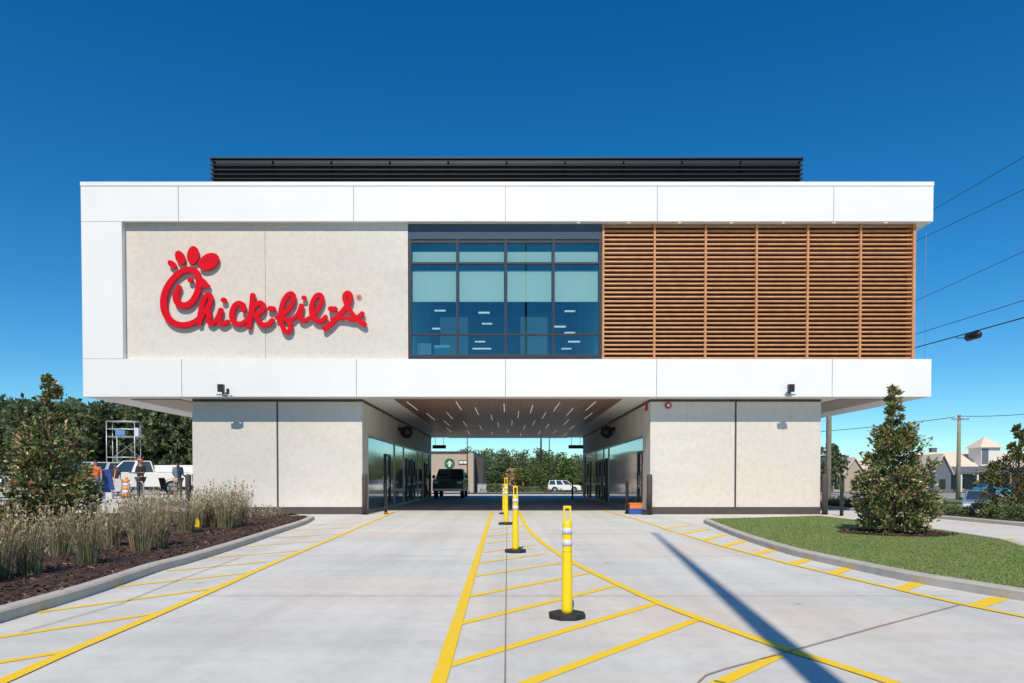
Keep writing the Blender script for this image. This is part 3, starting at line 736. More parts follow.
glyphs = [
 ('comb_feather', [E1(115, 165, 35, 21, 42)]), ('comb_feather', [E1(170, 120, 51, 31, 68)]), ('comb_feather', [E1(257, 103, 63, 39, 96)]), ('comb_feather', [E1(364, 147, 76, 52, -32)]),
 ('letter', [S1([(162, 322, 17), (143, 362, 20), (142, 400, 22), (162, 436, 23), (202, 447, 22), (243, 427, 21), (275, 383, 21), (294, 328, 21), (298, 272, 22), (283, 226, 21), (250, 204, 20), (210, 203, 19), (162, 226, 20), (112, 275, 21), (74, 338, 22), (56, 415, 23), (66, 490, 23), (102, 548, 22), (155, 576, 20), (215, 577, 19), (268, 558, 18), (305, 528, 17)])]),
 ('eye', [E1(240, 272, 19, 19, 0)]),
 ('beak', [S1([(326, 276, 14), (334, 300, 24)]), S1([(334, 302, 22), (362, 313, 12)])]),
 ('letter', [S1([(302, 566, 17), (306, 510, 17), (320, 440, 17), (340, 392, 17), (362, 372, 17), (380, 392, 16), (372, 436, 16), (345, 480, 16), (318, 520, 15)]), S1([(312, 535, 14), (338, 492, 16), (364, 486, 17), (366, 520, 17), (364, 552, 17), (384, 570, 16), (408, 556, 14)])]),
 ('letter', [S1([(408, 556, 13), (432, 512, 14), (448, 478, 17), (438, 520, 17), (436, 555, 17), (462, 572, 16), (495, 556, 14)]), E1(468, 410, 21, 18, 10)]),
 ('letter', [S1([(602, 478, 16), (600, 446, 17), (574, 432, 18), (542, 450, 18), (524, 500, 19), (532, 550, 19), (566, 574, 17), (604, 562, 15), (636, 530, 13)])]),
 ('letter', [S1([(666, 378, 18), (660, 440, 17), (650, 510, 17), (640, 590, 17)]), S1([(648, 520, 14), (672, 460, 15), (712, 428, 16), (738, 446, 17), (728, 484, 16), (690, 506, 15), (668, 508, 14)]), S1([(684, 512, 15), (706, 548, 17), (730, 578, 18), (768, 576, 17), (800, 548, 17)])]),
 ('hyphen', [S2([(90, 265, 24), (122, 268, 25)])]),
 ('letter', [S2([(158, 352, 20), (186, 330, 22), (235, 300, 20), (285, 240, 20), (312, 170, 21), (296, 128, 23), (255, 140, 23), (216, 200, 23), (196, 280, 24), (190, 350, 25), (205, 420, 23), (232, 476, 22), (266, 478, 22), (286, 430, 20), (262, 380, 18), (215, 352, 18)]), S2([(262, 372, 17), (300, 362, 17), (345, 320, 17)])]),
 ('letter', [S2([(340, 325, 15), (365, 280, 17), (384, 240, 23), (372, 300, 23), (374, 352, 23), (404, 376, 20), (450, 356, 17)]), {'t': 'e', 'pts': [(260 + 408 / 9.31, 280 + 165 / 9.31)], 'a': 2.6, 'b': 2.4, 'ang': 0}]),
 ('letter', [S2([(450, 356, 15), (500, 318, 17), (550, 250, 19), (576, 180, 20), (562, 140, 22), (524, 146, 22), (490, 200, 22), (476, 270, 23), (490, 340, 23), (534, 380, 23), (580, 372, 22), (608, 342, 20)])]),
 ('hyphen', [S2([(654, 268, 24), (696, 268, 24)])]),
 ('letter', [S2([(604, 450, 26), (660, 405, 24), (730, 330, 23), (790, 262, 22), (834, 190, 21), (842, 142, 21), (816, 118, 21), (788, 140, 21), (790, 190, 21), (822, 260, 22), (862, 320, 22), (910, 374, 23), (970, 410, 24)]), S2([(664, 360, 14), (740, 352, 15), (810, 358, 16), (862, 366, 19), (905, 350, 20), (950, 312, 22)])]),
]
sg = thing('restaurant_sign', (XX(262, 290, YL), YL, ZZ(290, YL)), 'large red script lettering with a comb topped round capital on the cream wall', 'sign')
def glyph_mesh(V, Fc, yb, yf, name, m):
    pts = [P(x, y, yf) for x, y in V]; n = len(V); og = sg.location
    vs = [(p.x - og.x, yf - og.y, p.z - og.z) for p in pts] + [(p.x - og.x, yb - og.y, p.z - og.z) for p in pts]
    edges = {}
    for f_ in Fc:
        for a, c in zip(f_, f_[1:] + f_[:1]): edges[(a, c)] = True
    fs = [tuple(f_) for f_ in Fc] + [tuple(n + i for i in reversed(f_)) for f_ in Fc]
    for (a, c) in edges:
        if (c, a) not in edges: fs.append((a, n + a, n + c, c))
    return MB().add(vs, fs).build(name, m, sg)
for i, (nm, prims) in enumerate(glyphs):
    V, Fc = sdf_mesh(prims)
    glyph_mesh(V, Fc, YL - .075 - .0013 * i, YL - .145 - .0013 * i, nm, 'red')
tcv = bpy.data.curves.new('registered_mark', 'FONT'); tcv.body = '\u00ae'; tcv.size = .24; tcv.extrude = .006; tcv.align_x = 'CENTER'; tcv.align_y = 'CENTER'
tmp = bpy.data.objects.new('tmp', tcv); COL.objects.link(tmp); bpy.context.view_layer.update()
me = bpy.data.meshes.new_from_object(tmp.evaluated_get(bpy.context.evaluated_depsgraph_get())); bpy.data.objects.remove(tmp)
me.materials.clear(); me.materials.append(MT['red'])
ro = bpy.data.objects.new('registered_mark', me); COL.objects.link(ro); ro.parent = sg; ro.rotation_euler = (R(90), 0, 0); ro.location = P(359, 297.5, YL - .03) - sg.location

# ------------------------------------------------------------------ bollards, posts
def bollard(px, ytop, ybot, w, label, Y=None, m='bronze', name='bollard', group='brown bollards at the wall corners'):
    base = G(px, ybot) if Y is None else Vector((XX(px, ybot, Y), Y, 0))
    h = P(px, ytop, base.y).z; r_ = w / 2 * base.y / F
    r = thing(name, (base.x, base.y, H(base.x, base.y)), label, 'bollard', group); h -= H(base.x, base.y)
    mb = MB(); pts = [(0, 0, 0.012), (0, 0, h - r_ * .6)]; rad = [r_, r_]
    for a in (25, 50, 75): pts.append((0, 0, h - r_ * .6 + r_ * .6 * math.sin(R(a)))); rad.append(r_ * math.cos(R(a)))
    mb.tube(pts, rad, 18).build('post', m, r)
    MB().cyl(0, 0, 0, .012, r_ * 1.35, 18).build('foot', 'rubber', r)
    return r
bollard(364.9, 473.5, 514.5, 5.4, 'brown round bollard at the left corner of the passage')
bollard(649.5, 474, 514.5, 5.4, 'brown round bollard at the right corner of the passage')
bollard(824.8, 474, 514.5, 5.6, 'brown round bollard at the outer right corner of the building')
bollard(188.5, 474, 514.5, 5.6, 'brown round bollard at the outer left corner behind the grasses', Y=24.6)
gb = 'thin black bollards'
o = bollard(385.8, 483.5, 514.2, 3.0, 'thin black bollard with an orange foot at the left passage mouth', m='black', group=gb)
MB().cyl(0, 0, .014, .07, .075, 14).build('orange_collar', M('orange tape', (.55, .12, .02), .6), o)
bollard(627, 480.5, 513.8, 3.2, 'thin black bollard beside the crates at the right passage mouth', m='black', group=gb)
bollard(572.5, 481, 499, 1.6, 'thin black bollard far inside the passage near the white people carrier', m='black', group=gb)
bollard(841.5, 486.5, 515.8, 3.4, 'thin black bollard outside the right corner next to the magnolia', m='black', group=gb)

def delineator(px, ybase, ytop, label):
    base = G(px, ybase); d = base.y; h = P(px, ytop, d).z; k = h / 1.03
    r = thing('delineator_post', base, label, 'traffic post', 'yellow delineator posts along the hatched median')
    MB().prism([(.178 * k * math.cos(R(22.5 + 45 * i)), .178 * k * math.sin(R(22.5 + 45 * i))) for i in range(8)], 'z', .001, .045 * k).build('base', 'rubber', r, bevel=.008)
    MB().tube([(0, 0, .046 * k), (0, 0, .08 * k), (0, 0, .80 * k), (0, 0, .86 * k), (0, 0, .885 * k), (0, 0, .895 * k)], [.058 * k, .050 * k, .044 * k, .044 * k, .040 * k, .030 * k], 20).build('tube', 'plasticy', r)
    for z0 in (.80, .69): MB().tube([(0, 0, z0 * k - .03 * k), (0, 0, z0 * k + .03 * k)], .0465 * k, 20).build('reflective_band', 'band', r)
    MB().tube([(0, 0, .61 * k), (0, 0, .622 * k)], .047 * k, 20).build('ring', 'plasticy', r)
    w = .036 * k; t = .011 * k
    mb = MB().box(-w, -w + t * 1.6, -.012 * k, .012 * k, .88 * k, 1.03 * k).box(w - t * 1.6, w, -.012 * k, .012 * k, .88 * k, 1.03 * k).box(-w + t * 1.6, w - t * 1.6, -.012 * k, .012 * k, 1.005 * k, 1.03 * k)
    mb.build('handle', 'plasticy', r, bevel=.004)
    return r
delineator(567, 617.5, 505.8, 'nearest yellow delineator post with two white bands and an open loop handle')
delineator(515.4, 552.3, 486, 'middle yellow delineator post standing on the paving joint')
delineator(506, 524.5, 477.8, 'third yellow delineator post standing left of the middle one')
delineator(503.8, 514, 484, 'farthest yellow delineator post nearly hidden behind the third at the passage mouth')

# crates
def crate(px0, px1, py0, py1, Y, m, label, nm='crate'):
    x0 = XX(px0, 510, Y); x1 = XX(px1, 510, Y); z0 = max(0, ZZ(py1, Y)); z1 = ZZ(py0, Y); w = (x1 - x0) / 2; h = z1 - z0
    r = thing(nm, ((x0 + x1) / 2, Y + .2, z0), label, 'crate', 'plastic crates by the right bollard')
    mb = MB().box(-w, w, -.2, .2, 0, .03).box(-w, w, -.2, -.17, .03, h).box(-w, w, .17, .2, .03, h).box(-w, -w + .03, -.17, .17, .03, h).box(w - .03, w, -.17, .17, .03, h)
    mb.build('tray', m, r, bevel=.006)
    MB().box(-w - .015, w + .015, -.215, .215, h - .035, h).build('rim', 'band' if nm != 'crate' else m, r)
    return r
blue = M('blue plastic', (.03, .10, .40), .4); orange = M('orange plastic', (.75, .20, .04), .4)
crate(629.5, 643.5, 508.8, 513.9, 24.5, blue, 'blue plastic crate on the ground beside the black bollard, bottom of the stack')
crate(630, 642.5, 503, 508.6, 24.5, orange, 'orange plastic crate lying on top of the blue one')
r = thing('cable_reel', (XX(645, 508, 24.4), 24.15, 0), 'small dark coil beside the crates at the passage corner', 'coil')
mb = MB()
for k in range(3): mb.tube([(.16 * math.cos(t) * (1 - .08 * k), .16 * math.sin(t) * (1 - .08 * k), .04 + .06 * k) for t in [i * math.pi / 8 for i in range(17)]], .022, 6, cap=False)
mb.build('coil', 'rubber', r)
# marker flag
c = G(197, 530, .1); r = thing('marker_flag', c, 'small yellow flag on a wire in the mulch between grasses', 'flag'); r.scale = (.72, .72, .9)
MB().cyl(0, 0, 0, .30, .004, 6).build('wire', 'steel', r); MB().add([(-.07, 0, .08), (.06, .02, .07), (.075, .01, .22), (.02, -.02, .33), (-.06, 0, .25)], [(0, 1, 2, 3, 4)]).build('flag', 'plasticy', r)
mo = r.children[1].modifiers.new('s', 'SOLIDIFY'); mo.thickness = .004

# ------------------------------------------------------------------ vegetation
def leaves(n, posf, size, shape='diamond', seed=0, flat=0.0, aspect=.45):
    rg = np.random.RandomState(seed); vs = []; fs = []
    for i in range(n):
        p, outd = posf(rg)
        d = rg.normal(size=3); d /= np.linalg.norm(d)
        d = d * .75 + np.array(outd) * .8; d /= np.linalg.norm(d)
        w = np.cross(d, rg.normal(size=3)); w /= (np.linalg.norm(w) + 1e-9)
        s = size * rg.uniform(.65, 1.35)
        up = np.cross(d, w)
        a = p; c_ = p + d * s; m1 = p + d * s * .5 + w * s * aspect * .5 + up * s * .07; m2 = p + d * s * .5 - w * s * aspect * .5 + up * s * .07
        o = len(vs); vs += [tuple(a), tuple(m1), tuple(c_), tuple(m2)]; fs.append((o, o + 1, o + 2)); fs.append((o, o + 2, o + 3))
    mb = MB(); mb.v = vs; mb.f = fs; mb.smooth = [False] * len(fs); return mb
def magnolia_mesh(seed, h=3.1, rad=1.05, n=4600, prof=None):
    rg = random.Random(seed); tips = []
    prof = prof or [(0.02, .74), (.09, .90), (.23, .96), (.37, .86), (.51, .72), (.65, .52), (.76, .26), (.82, .13), (.87, .11), (.93, .15), (.97, .12), (1, .04)]
    def rr(t):
        for (a, ra), (b, rb) in zip(prof[:-1], prof[1:]):
            if t <= b: return ra + (rb - ra) * max(0, (t - a)) / (b - a)
        return .05
    nodes = []
    for i in range(190):
        t = 1 - rg.random() ** .70 if i > 10 else .86 + .14 * i / 10
        if i > 10: t *= .86
        t = max(.05, t); a = rg.random() * 6.283; rmax = rr(t) * rad * rg.uniform(.72, 1.10)
        q = math.sqrt(rg.uniform(.12, 1))
        nodes.append((np.array([math.cos(a) * rmax * q, math.sin(a) * rmax * q, t * h]), rg.uniform(.09, .15) if t < .72 else .04))
    def posf(g_):
        c_, s_ = nodes[g_.randint(len(nodes))]
        o = np.clip(g_.normal(size=3), -1.7, 1.7) * s_ * .62; p = c_ + o; p[2] = max(.05, p[2])
        ax = np.array([p[0], p[1], .45 * rad]); ax /= np.linalg.norm(ax)
        return p, ax
    lv = leaves(n, posf, .098, seed=seed, aspect=.48)
    st = MB(); st.tube([(0, 0, 0), (.01, .02, h * .4), (-.02, 0, h * .8), (0, 0, h * .97)], [.045, .035, .018, .008], 8)
    for c_, s_ in nodes[:]:
        z0 = max(.12, c_[2] - math.hypot(c_[0], c_[1]) * .55)
        st.tube([(0, 0, z0), tuple(c_ * np.array([.5, .5, 1]) + np.array([0, 0, -(c_[2] - z0) * .3])), tuple(c_)], [.014, .010, .005], 5, cap=False)
    return lv, st
def magnolia(loc, seed, label, rz=0, h=3.1, rad=1.05, n=4600, m='mag', prof=None):
    lv, st = magnolia_mesh(seed, h, rad, n, prof)
    r = thing('magnolia_tree', loc, label, 'tree', 'young magnolia trees', rz)
    st.build('trunk', 'trunk', r); lv.build('crown', m, r, fix=False); return r
tl = P(50, 479, 13.0)
hl = P(53, 379, 13.0).z - .1
magnolia((tl.x, 13.0, .1), 11, 'young magnolia with russet leaves growing behind the grasses on the left', h=hl, rad=.92, n=10500)
hr_ = P(896, 390, TREE_R.y).z - .105
magnolia((TREE_R.x, TREE_R.y, .108), 23, 'young magnolia in a mulch ring on the lawn', h=hr_, rad=.86, n=11000)
magnolia((XX(1019, 479, 20.8), 20.8, .09), 31, 'magnolia cut by the right picture edge on the mulch strip', h=P(1019, 427, 20.8).z - .09, rad=1.35, n=7000, m='gold')

def grass_mesh(seed, h=1.0, n=440):
    rg = random.Random(seed); b1 = MB(); b2 = MB()
    for i in range(n):
        bb = b2 if rg.random() < .5 else b1
        a = rg.random() * 6.283; r0 = .15 * math.sqrt(rg.random()); x = r0 * math.cos(a); y = r0 * math.sin(a)
        hh = h * (rg.uniform(.30, .80) if rg.random() < .72 else rg.uniform(.75, 1.08)) * (1.0 if bb is b1 else .85); lean = rg.uniform(.03, .38) * hh * (.4 + r0 * 6); a2 = a + rg.uniform(-.9, .9)
        w = rg.uniform(.0018, .0042); pa = rg.random() * 3.14
        wx = math.cos(pa) * w; wy = math.sin(pa) * w
        pts = [(x, y, 0), (x + lean * .25 * math.cos(a2), y + lean * .25 * math.sin(a2), hh * .5), (x + lean * math.cos(a2), y + lean * math.sin(a2), hh)]
        o = [(pts[0][0] - wx, pts[0][1] - wy, 0), (pts[0][0] + wx, pts[0][1] + wy, 0), (pts[1][0] + wx, pts[1][1] + wy, pts[1][2]), (pts[1][0] - wx, pts[1][1] - wy, pts[1][2]), pts[2]]
        bb.add(o, [(0, 1, 2, 3), (3, 2, 4)])
        if bb is b1 and rg.random() < .6:       # feathery seed head as a slim tuft joined to the blade tip
            tx, ty, tz = pts[2]
            for q in range(6):
                s_ = rg.uniform(.02, .05); aa = rg.random() * 6.28; zz = tz - rg.uniform(0, .22) * hh
                f_ = (zz / tz); sx_ = x + (tx - x) * f_ ** 2; sy_ = y + (ty - y) * f_ ** 2
                b1.add([(sx_, sy_, zz), (sx_ + s_ * .6 * math.cos(aa), sy_ + s_ * .6 * math.sin(aa), zz + s_), (sx_ + .006, sy_, zz + s_ * 1.2)], [(0, 1, 2)])
    return b1, b2
GM = []
for sd in (1, 2, 3, 4, 5):
    b1, b2 = grass_mesh(sd); GM.append((b1.mesh('dry_blades', 'tan', fix=False), b2.mesh('green_blades', 'tang', fix=False)))
clumps = [(-28, 585, .92), (-2, 578, .80), (30, 574, .86), (60, 557, .80), (88, 564, .84), (112, 546, .84), (141, 551, .95), (158, 546, .93), (186, 533, .93), (198, 528, .9), (213, 527, .95),
          (226, 528, 1.06), (238, 526, 1.1), (166, 527, .9), (133, 530, .85), (150, 521.5, .8), (205, 519.5, .8)]
clumps.sort(key=lambda c: -c[1])
ordn = ['first', 'second', 'third', 'fourth', 'fifth', 'sixth', 'seventh', 'eighth', 'ninth', 'tenth', 'eleventh', 'twelfth', 'thirteenth', 'fourteenth', 'fifteenth', 'sixteenth', 'seventeenth', 'eighteenth', 'nineteenth', 'twentieth', 'twenty-first', 'twenty-second', 'twenty-third', 'twenty-fourth', 'twenty-fifth', 'twenty-sixth', 'twenty-seventh', 'twenty-eighth']
for i, (px, py, hh) in enumerate(clumps):
    c = G(px, py, .1)
    desc = 'nearest the camera' if i == 0 else ('farthest back in the bed' if i == len(clumps) - 1 else ordn[i] + ' nearest the camera')
    r = thing('ornamental_grass', c, 'tan and green feathery grass clump in the left mulch bed, ' + desc, 'ornamental grass', 'feathery grass clumps in the left bed', rng.random() * 6.28)
    r.scale = (hh * rng.uniform(1.0, 1.2), hh * rng.uniform(1.0, 1.2), hh)
    for me_, nm in zip(GM[i % 5], ('dry_blades', 'green_blades')):
        o = bpy.data.objects.new(nm, me_); COL.objects.link(o); o.parent = r
# small shrubs
def shrub_obj(loc, s, seed, label, m='shrub', name='shrub', n=700, group='low shrubs', zs=.8, ls=.07):
    def posf(g_):
        d = g_.normal(size=3); d /= np.linalg.norm(d); d[2] = abs(d[2]); k = g_.uniform(.35, 1) ** .5 * (1 + .25 * math.sin(5 * d[0] + seed) * math.cos(4 * d[1]))
        return d * np.array([s, s, s * zs * 1.3]) * k, d
    o = leaves(n, posf, ls * max(1, s * 1.2), seed=seed).build(name, m, fix=False); o.location = loc
    return tag(o, label, 'shrub', group)
for i, (px, Y, s) in enumerate(((255, 20.2, .28), (268, 20.8, .24), (277, 21.3, .22))):
    c = P(px, 510, Y); shrub_obj((c.x, Y, .1), s, i + 3, 'small sparse shrub near the tip of the left bed, %s to the kerb end' % ('third closest', 'second closest', 'closest')[i], n=160, m='tan', zs=1.2, ls=.06)
for i, (px, py, s) in enumerate(((832, 492, .62), (842, 497, .58), (853, 497, .55), (868, 495, .5), (944, 494, .45), (953, 494, .5), (965, 496, .48), (980, 494, .62), (992, 497, .60), (1003, 492, .72), (1014, 495, .70), (1023, 494, .7))):
    x = 14.9 + .35 * ((i * 7) % 5 - 2) / 2; Y = x / ((px - CX) / F)
    wh = ('beside the utility pole', 'behind the black bollard', 'left of the lawn magnolia', 'behind the lawn magnolia', 'just right of the lawn magnolia', 'second right of the lawn magnolia', 'left of the blue car', 'before the blue car', 'right of the blue car', 'left foot of the golden magnolia', 'under the golden magnolia', 'at the right picture edge')[i]
    shrub_obj((x, Y, .09), s * (.50 + .16 * ((i * 5) % 3) / 2), 20 + i, 'green shrub on the right mulch strip, ' + wh, n=650, group='shrubs along the right mulch strip')
# broadleaf trees far off
def crown_mesh(seed, h, rad, n, leaf, lobes=26, trunk_f=.25, cone=0.0):
    rg = np.random.RandomState(seed); L = []
    for i in range(lobes):
        t = rg.uniform(0, 1); a = rg.uniform(0, 6.283)
        env = math.sin(math.pi * (t * .86 + .10)) ** .6 * (1 - cone * t)
        rr = rad * env * rg.uniform(.25, .85)
        L.append((np.array([rr * math.cos(a), rr * math.sin(a), h * (trunk_f + (1 - trunk_f) * t * .92)]), rad * rg.uniform(.22, .42)))
    def posf(g_):
        c_, s_ = L[g_.randint(len(L))]; d = g_.normal(size=3); d /= np.linalg.norm(d)
        return c_ + d * s_ * g_.uniform(.55, 1.05), d
    return leaves(n, posf, leaf, seed=seed, aspect=.75)
def trunk_mesh(h, r, seed):
    rg = random.Random(seed); b = MB().tube([(0, 0, -.3), (0, 0, h * .3), (rg.uniform(-.1, .1) * r * 4, 0, h * .75)], [r, r * .8, r * .3], 8)
    for k in range(6):
        a = rg.random() * 6.28; z = h * rg.uniform(.25, .55); q = h * .22
        b.tube([(0, 0, z), (q * .6 * math.cos(a), q * .6 * math.sin(a), z + q * .7), (q * math.cos(a), q * math.sin(a), z + q * 1.3)], [r * .45, r * .25, r * .1], 6, cap=False)
    return b
def wood(name, label, xr, yfun, hr, n, seed, m='oak', leaf=.62, rad=(3.0, 4.6), per=900):
    rg = random.Random(seed); allb = MB()
    base = [crown_mesh(seed * 10 + k, 1.0, .36, per, leaf / 11, lobes=30, trunk_f=.08) for k in range(4)]
    for i in range(n):
        x = xr[0] + (xr[1] - xr[0]) * (i + rg.random()) / n; y = yfun(x) + rg.uniform(-6, 9); h = rg.uniform(*hr); k = base[i % 4]
        a = rg.random() * 6.28; sx = rg.uniform(*rad) / .36; z0 = H(x, y)
        ca, sa = math.cos(a), math.sin(a)
        v = [(x + (p[0] * ca - p[1] * sa) * sx, y + (p[0] * sa + p[1] * ca) * sx, z0 + p[2] * h) for p in k.v]
        o = len(allb.v); allb.v += v; allb.f += [tuple(q + o for q in f_) for f_ in k.f]; allb.smooth += [False] * len(k.f)
    o = allb.build(name, m, fix=False); return tag(o, label, 'woodland', kind='stuff')
wood('woodland', 'dense dark green wood behind the left car park', (-150, -30), lambda x: 112, (11.5, 16.6), 88, 2, leaf=.60, rad=(3.8, 5.6), per=3400)
wood('woodland', 'green belt of trees far beyond the passage', (-52, 45), lambda x: 165, (6.2, 10.2), 84, 3, leaf=.50, rad=(2.6, 4.0), per=1700)
def far_tree(px, ytop, Y, rad, seed, label, m='oak2', group='trees seen through the passage', trunk_f=.25, n=1500, leaf=.42):
    x = XX(px, 480, Y); z0 = H(x, Y); h = ZZ(ytop, Y) - z0
    r = thing('broadleaf_tree', (x, Y, z0), label, 'tree', group)
    crown_mesh(seed, h, rad, n, leaf, 24, trunk_f).build('crown', m, r, fix=False); trunk_mesh(h, .05 * h * .6, seed).build('trunk', 'trunk', r)
far_tree(537, 464, 125, 2.1, 5, 'small pale green tree standing in the verge left of the white people carrier', leaf=.3)
far_tree(552, 452, 138, 4.2, 6, 'broad mid green tree behind the white people carrier', m='oak2')
far_tree(570, 461, 130, 2.9, 7, 'rounded green tree near the far right passage edge', m='oak2')
far_tree(489, 452, 135, 3.4, 8, 'tall green tree just right of the tan coffee shop', m='oak')
far_tree(499, 463, 130, 2.4, 9, 'lower green tree left of the orange brick house', m='oak')
far_tree(520.5, 466, 140, 2.3, 14, 'small green tree partly hiding the right end of the brick house', leaf=.32)
far_tree(541, 449, 150, 3.2, 10, 'tallest dark tree in the middle of the passage view', m='oak')
far_tree(829, 446, 90, 2.3, 12, 'round dark green tree behind the utility pole on the right', m='oak', group='trees on the right')
for k, (px, Y) in enumerate(((484, 59.6), (500, 59.6), (512, 59.6), (524, 59.6), (536, 59.6), (548, 59.6), (560, 59.6), (574, 59.6))):
    x = XX(px, 490, Y); wh = ('beside the coffee shop corner', 'left of the farthest yellow post', 'right of the farthest yellow post', 'below the brick house', 'below the small pale tree', 'before the left end of the white people carrier', 'before the middle of the white people carrier', 'before the right end of the white people carrier')[k]
    shrub_obj((x, Y, H(x, Y) + .05), .42, 60 + k, 'tiny shrub behind the building, ' + wh, n=90, m='shrub', group='small shrubs beyond the passage', ls=.12)
shrub_obj((XX(500, 484, 104), 104, H(0, 104)), 1.1, 71, 'dark low hedge in front of the far trees on the left', m='oak', name='hedge', n=700, group='far hedges', ls=.2).scale = (5, 1, .9)
shrub_obj((XX(545, 484, 106), 106, H(0, 106)), 1.0, 72, 'dark low hedge behind the white people carrier', m='oak', name='hedge', n=700, group='far hedges', ls=.2).scale = (5, 1, .8)

# ------------------------------------------------------------------ vehicles
def vehicle(name, loc, rz, label, cat, kind, paint, group=None):
    # length along +x (nose at +x), origin on the ground at the middle
    S = {'suv': dict(L=4.8, W=1.92, z0=.32, hood=1.05, belt=1.08, roof=1.75, x0=-2.36, x1=-2.15, x2=.35, x3=1.15, wr=.37, wb=1.42),
         'car': dict(L=4.6, W=1.82, z0=.24, hood=.86, belt=.92, roof=1.44, x0=-2.0, x1=-1.25, x2=.15, x3=1.05, wr=.33, wb=1.36),
         'van': dict(L=5.1, W=1.98, z0=.30, hood=1.08, belt=1.18, roof=2.0, x0=-2.52, x1=-2.40, x2=.95, x3=1.75, wr=.36, wb=1.5),
         'pickup': dict(L=5.8, W=2.02, z0=.46, hood=1.26, belt=1.30, roof=1.97, x0=-.95, x1=-.72, x2=.70, x3=1.35, wr=.42, wb=1.80)}[kind]
    L, W = S['L'], S['W']; hL = L / 2; wr = S['wr']; wb = S['wb']; z0 = S['z0']
    r = thing(name, loc, label, cat, group, rz)
    def arch(xc):
        ra = wr + .07; zc_ = wr; a0 = math.asin(max(-1, min(1, (z0 - zc_) / ra)))
        return [(xc + ra * math.cos(t), zc_ + ra * math.sin(t)) for t in [a0 + (math.pi - 2 * a0) * k / 8 for k in range(9)]]
    p = [(-hL + .05, z0 + .08), (-hL, .62), (-hL + .03, S['belt'] - .05), (-hL + .12, S['belt'])]
    p += [(S['x3'] , S['belt']), (hL - .35, S['hood']), (hL - .06, S['hood'] - .14), (hL, .62), (hL - .06, z0)]
    p += arch(wb) + arch(-wb) + [(-hL + .15, z0)]
    body = MB().prism([(x, z) for x, z in p], 'y', -W / 2, W / 2).build('body', paint, r, bevel=.05, seg=3)
    i_ = .10 if kind != 'pickup' else .12
    bt, rf = S['belt'] - .02, S['roof']; w0 = W / 2 - .04; w1 = W / 2 - .04 - (rf - bt) * .24
    xs0, xs1, xs2, xs3 = S['x0'], S['x1'], S['x2'], S['x3']
    V = [(xs0, -w0, bt), (xs3, -w0, bt), (xs3, w0, bt), (xs0, w0, bt), (xs1, -w1, rf), (xs2, -w1, rf), (xs2, w1, rf), (xs1, w1, rf)]
    MB().add(V, [(0, 3, 2, 1), (4, 5, 6, 7), (0, 1, 5, 4), (1, 2, 6, 5), (2, 3, 7, 6), (3, 0, 4, 7)]).build('cabin', paint, r, bevel=.06, seg=3)
    def pane(q, m='carglass', nm='window', out=.012, marg=.1):
        q = [Vector(a) for a in q]; c_ = sum(q, Vector()) / len(q)
        nrm = (q[1] - q[0]).cross(q[2] - q[0]).normalized()
        if nrm.dot(c_ - Vector((0, 0, (bt + rf) / 2))) < 0: nrm = -nrm
        v = [a.lerp(c_, marg) + nrm * out for a in q]; v += [a - nrm * .03 for a in v]; n = len(q)
        MB().add(v, [tuple(range(n)), tuple(reversed(range(n, 2 * n)))] + [(i, (i + 1) % n, n + (i + 1) % n, n + i) for i in range(n)]).build(nm, m, r)
    def lerp(a, b_, t): return Vector(a).lerp(Vector(b_), t)
    pane([V[1], V[2], V[6], V[5]], nm='windscreen', marg=.11); pane([V[0], V[3], V[7], V[4]], nm='rear_window', marg=.15)
    for a, b_, c_, d in ((0, 1, 5, 4), (3, 2, 6, 7)):
        A, B, C_, D_ = [Vector(V[k]) for k in (a, b_, c_, d)]
        nW = {'suv': 3, 'car': 2, 'van': 3, 'pickup': 2}[kind]
        for k in range(nW):
            t0, t1 = k / nW + .015, (k + 1) / nW - .015
            pane([A.lerp(B, t0), A.lerp(B, t1), D_.lerp(C_, t1), D_.lerp(C_, t0)], marg=.12)
    if kind == 'pickup':
        MB().box(-hL + .15, xs0 - .08, -W / 2 + .12, W / 2 - .12, S['belt'] + .003, S['belt'] + .02).build('bed_cover', 'black', r)
    for sx in (1, -1):
        for sy in (1, -1):
            yb = sy * (W / 2 - .13)
            w_ = MB().tube([(sx * wb, yb - .12, wr), (sx * wb, yb + .12, wr)], wr, 22).build('wheel', 'tyre', r, bevel=.02)
            MB().tube([(sx * wb, yb + sy * .10, wr), (sx * wb, yb + sy * .128, wr)], wr * .62, 16).build('rim', 'rim', w_)
    fh = S['hood'] - .3
    for sy in (1, -1):
        MB().box(hL - .08, hL + .012, sy * (W / 2 - .42), sy * (W / 2 - .06), fh, fh + .17).build('headlight', 'lens', r, bevel=.02)
        MB().box(-hL - .012, -hL + .06, sy * (W / 2 - .22), sy * (W / 2 - .06), .72, S['belt'] - .08).build('tail_light', 'tail', r, bevel=.015)
        MB().box(xs3 - .35, xs3 - .22, sy * (W / 2 + .005), sy * (W / 2 + .20), S['belt'], S['belt'] + (.24 if kind == 'pickup' else .15)).build('wing_mirror', 'black', r, bevel=.02)
    MB().box(hL - .06, hL + .016, -W / 2 + .46, W / 2 - .46, fh - .16, fh + .2).build('grille', 'black', r, bevel=.01)
    MB().box(hL - .1, hL + .05, -W / 2 + .05, W / 2 - .05, z0 + .02, z0 + .2).build('bumper', 'steel' if kind == 'pickup' else paint, r, bevel=.03)
    MB().box(hL + .012, hL + .055, -.16, .16, z0 + .08, z0 + .19).build('number_plate', 'trim', r) if kind != 'pickup' else None
    return r
def at(px, Y, dz=0): 
    x = XX(px, 480, Y); return (x, Y, H(x, Y) + dz)
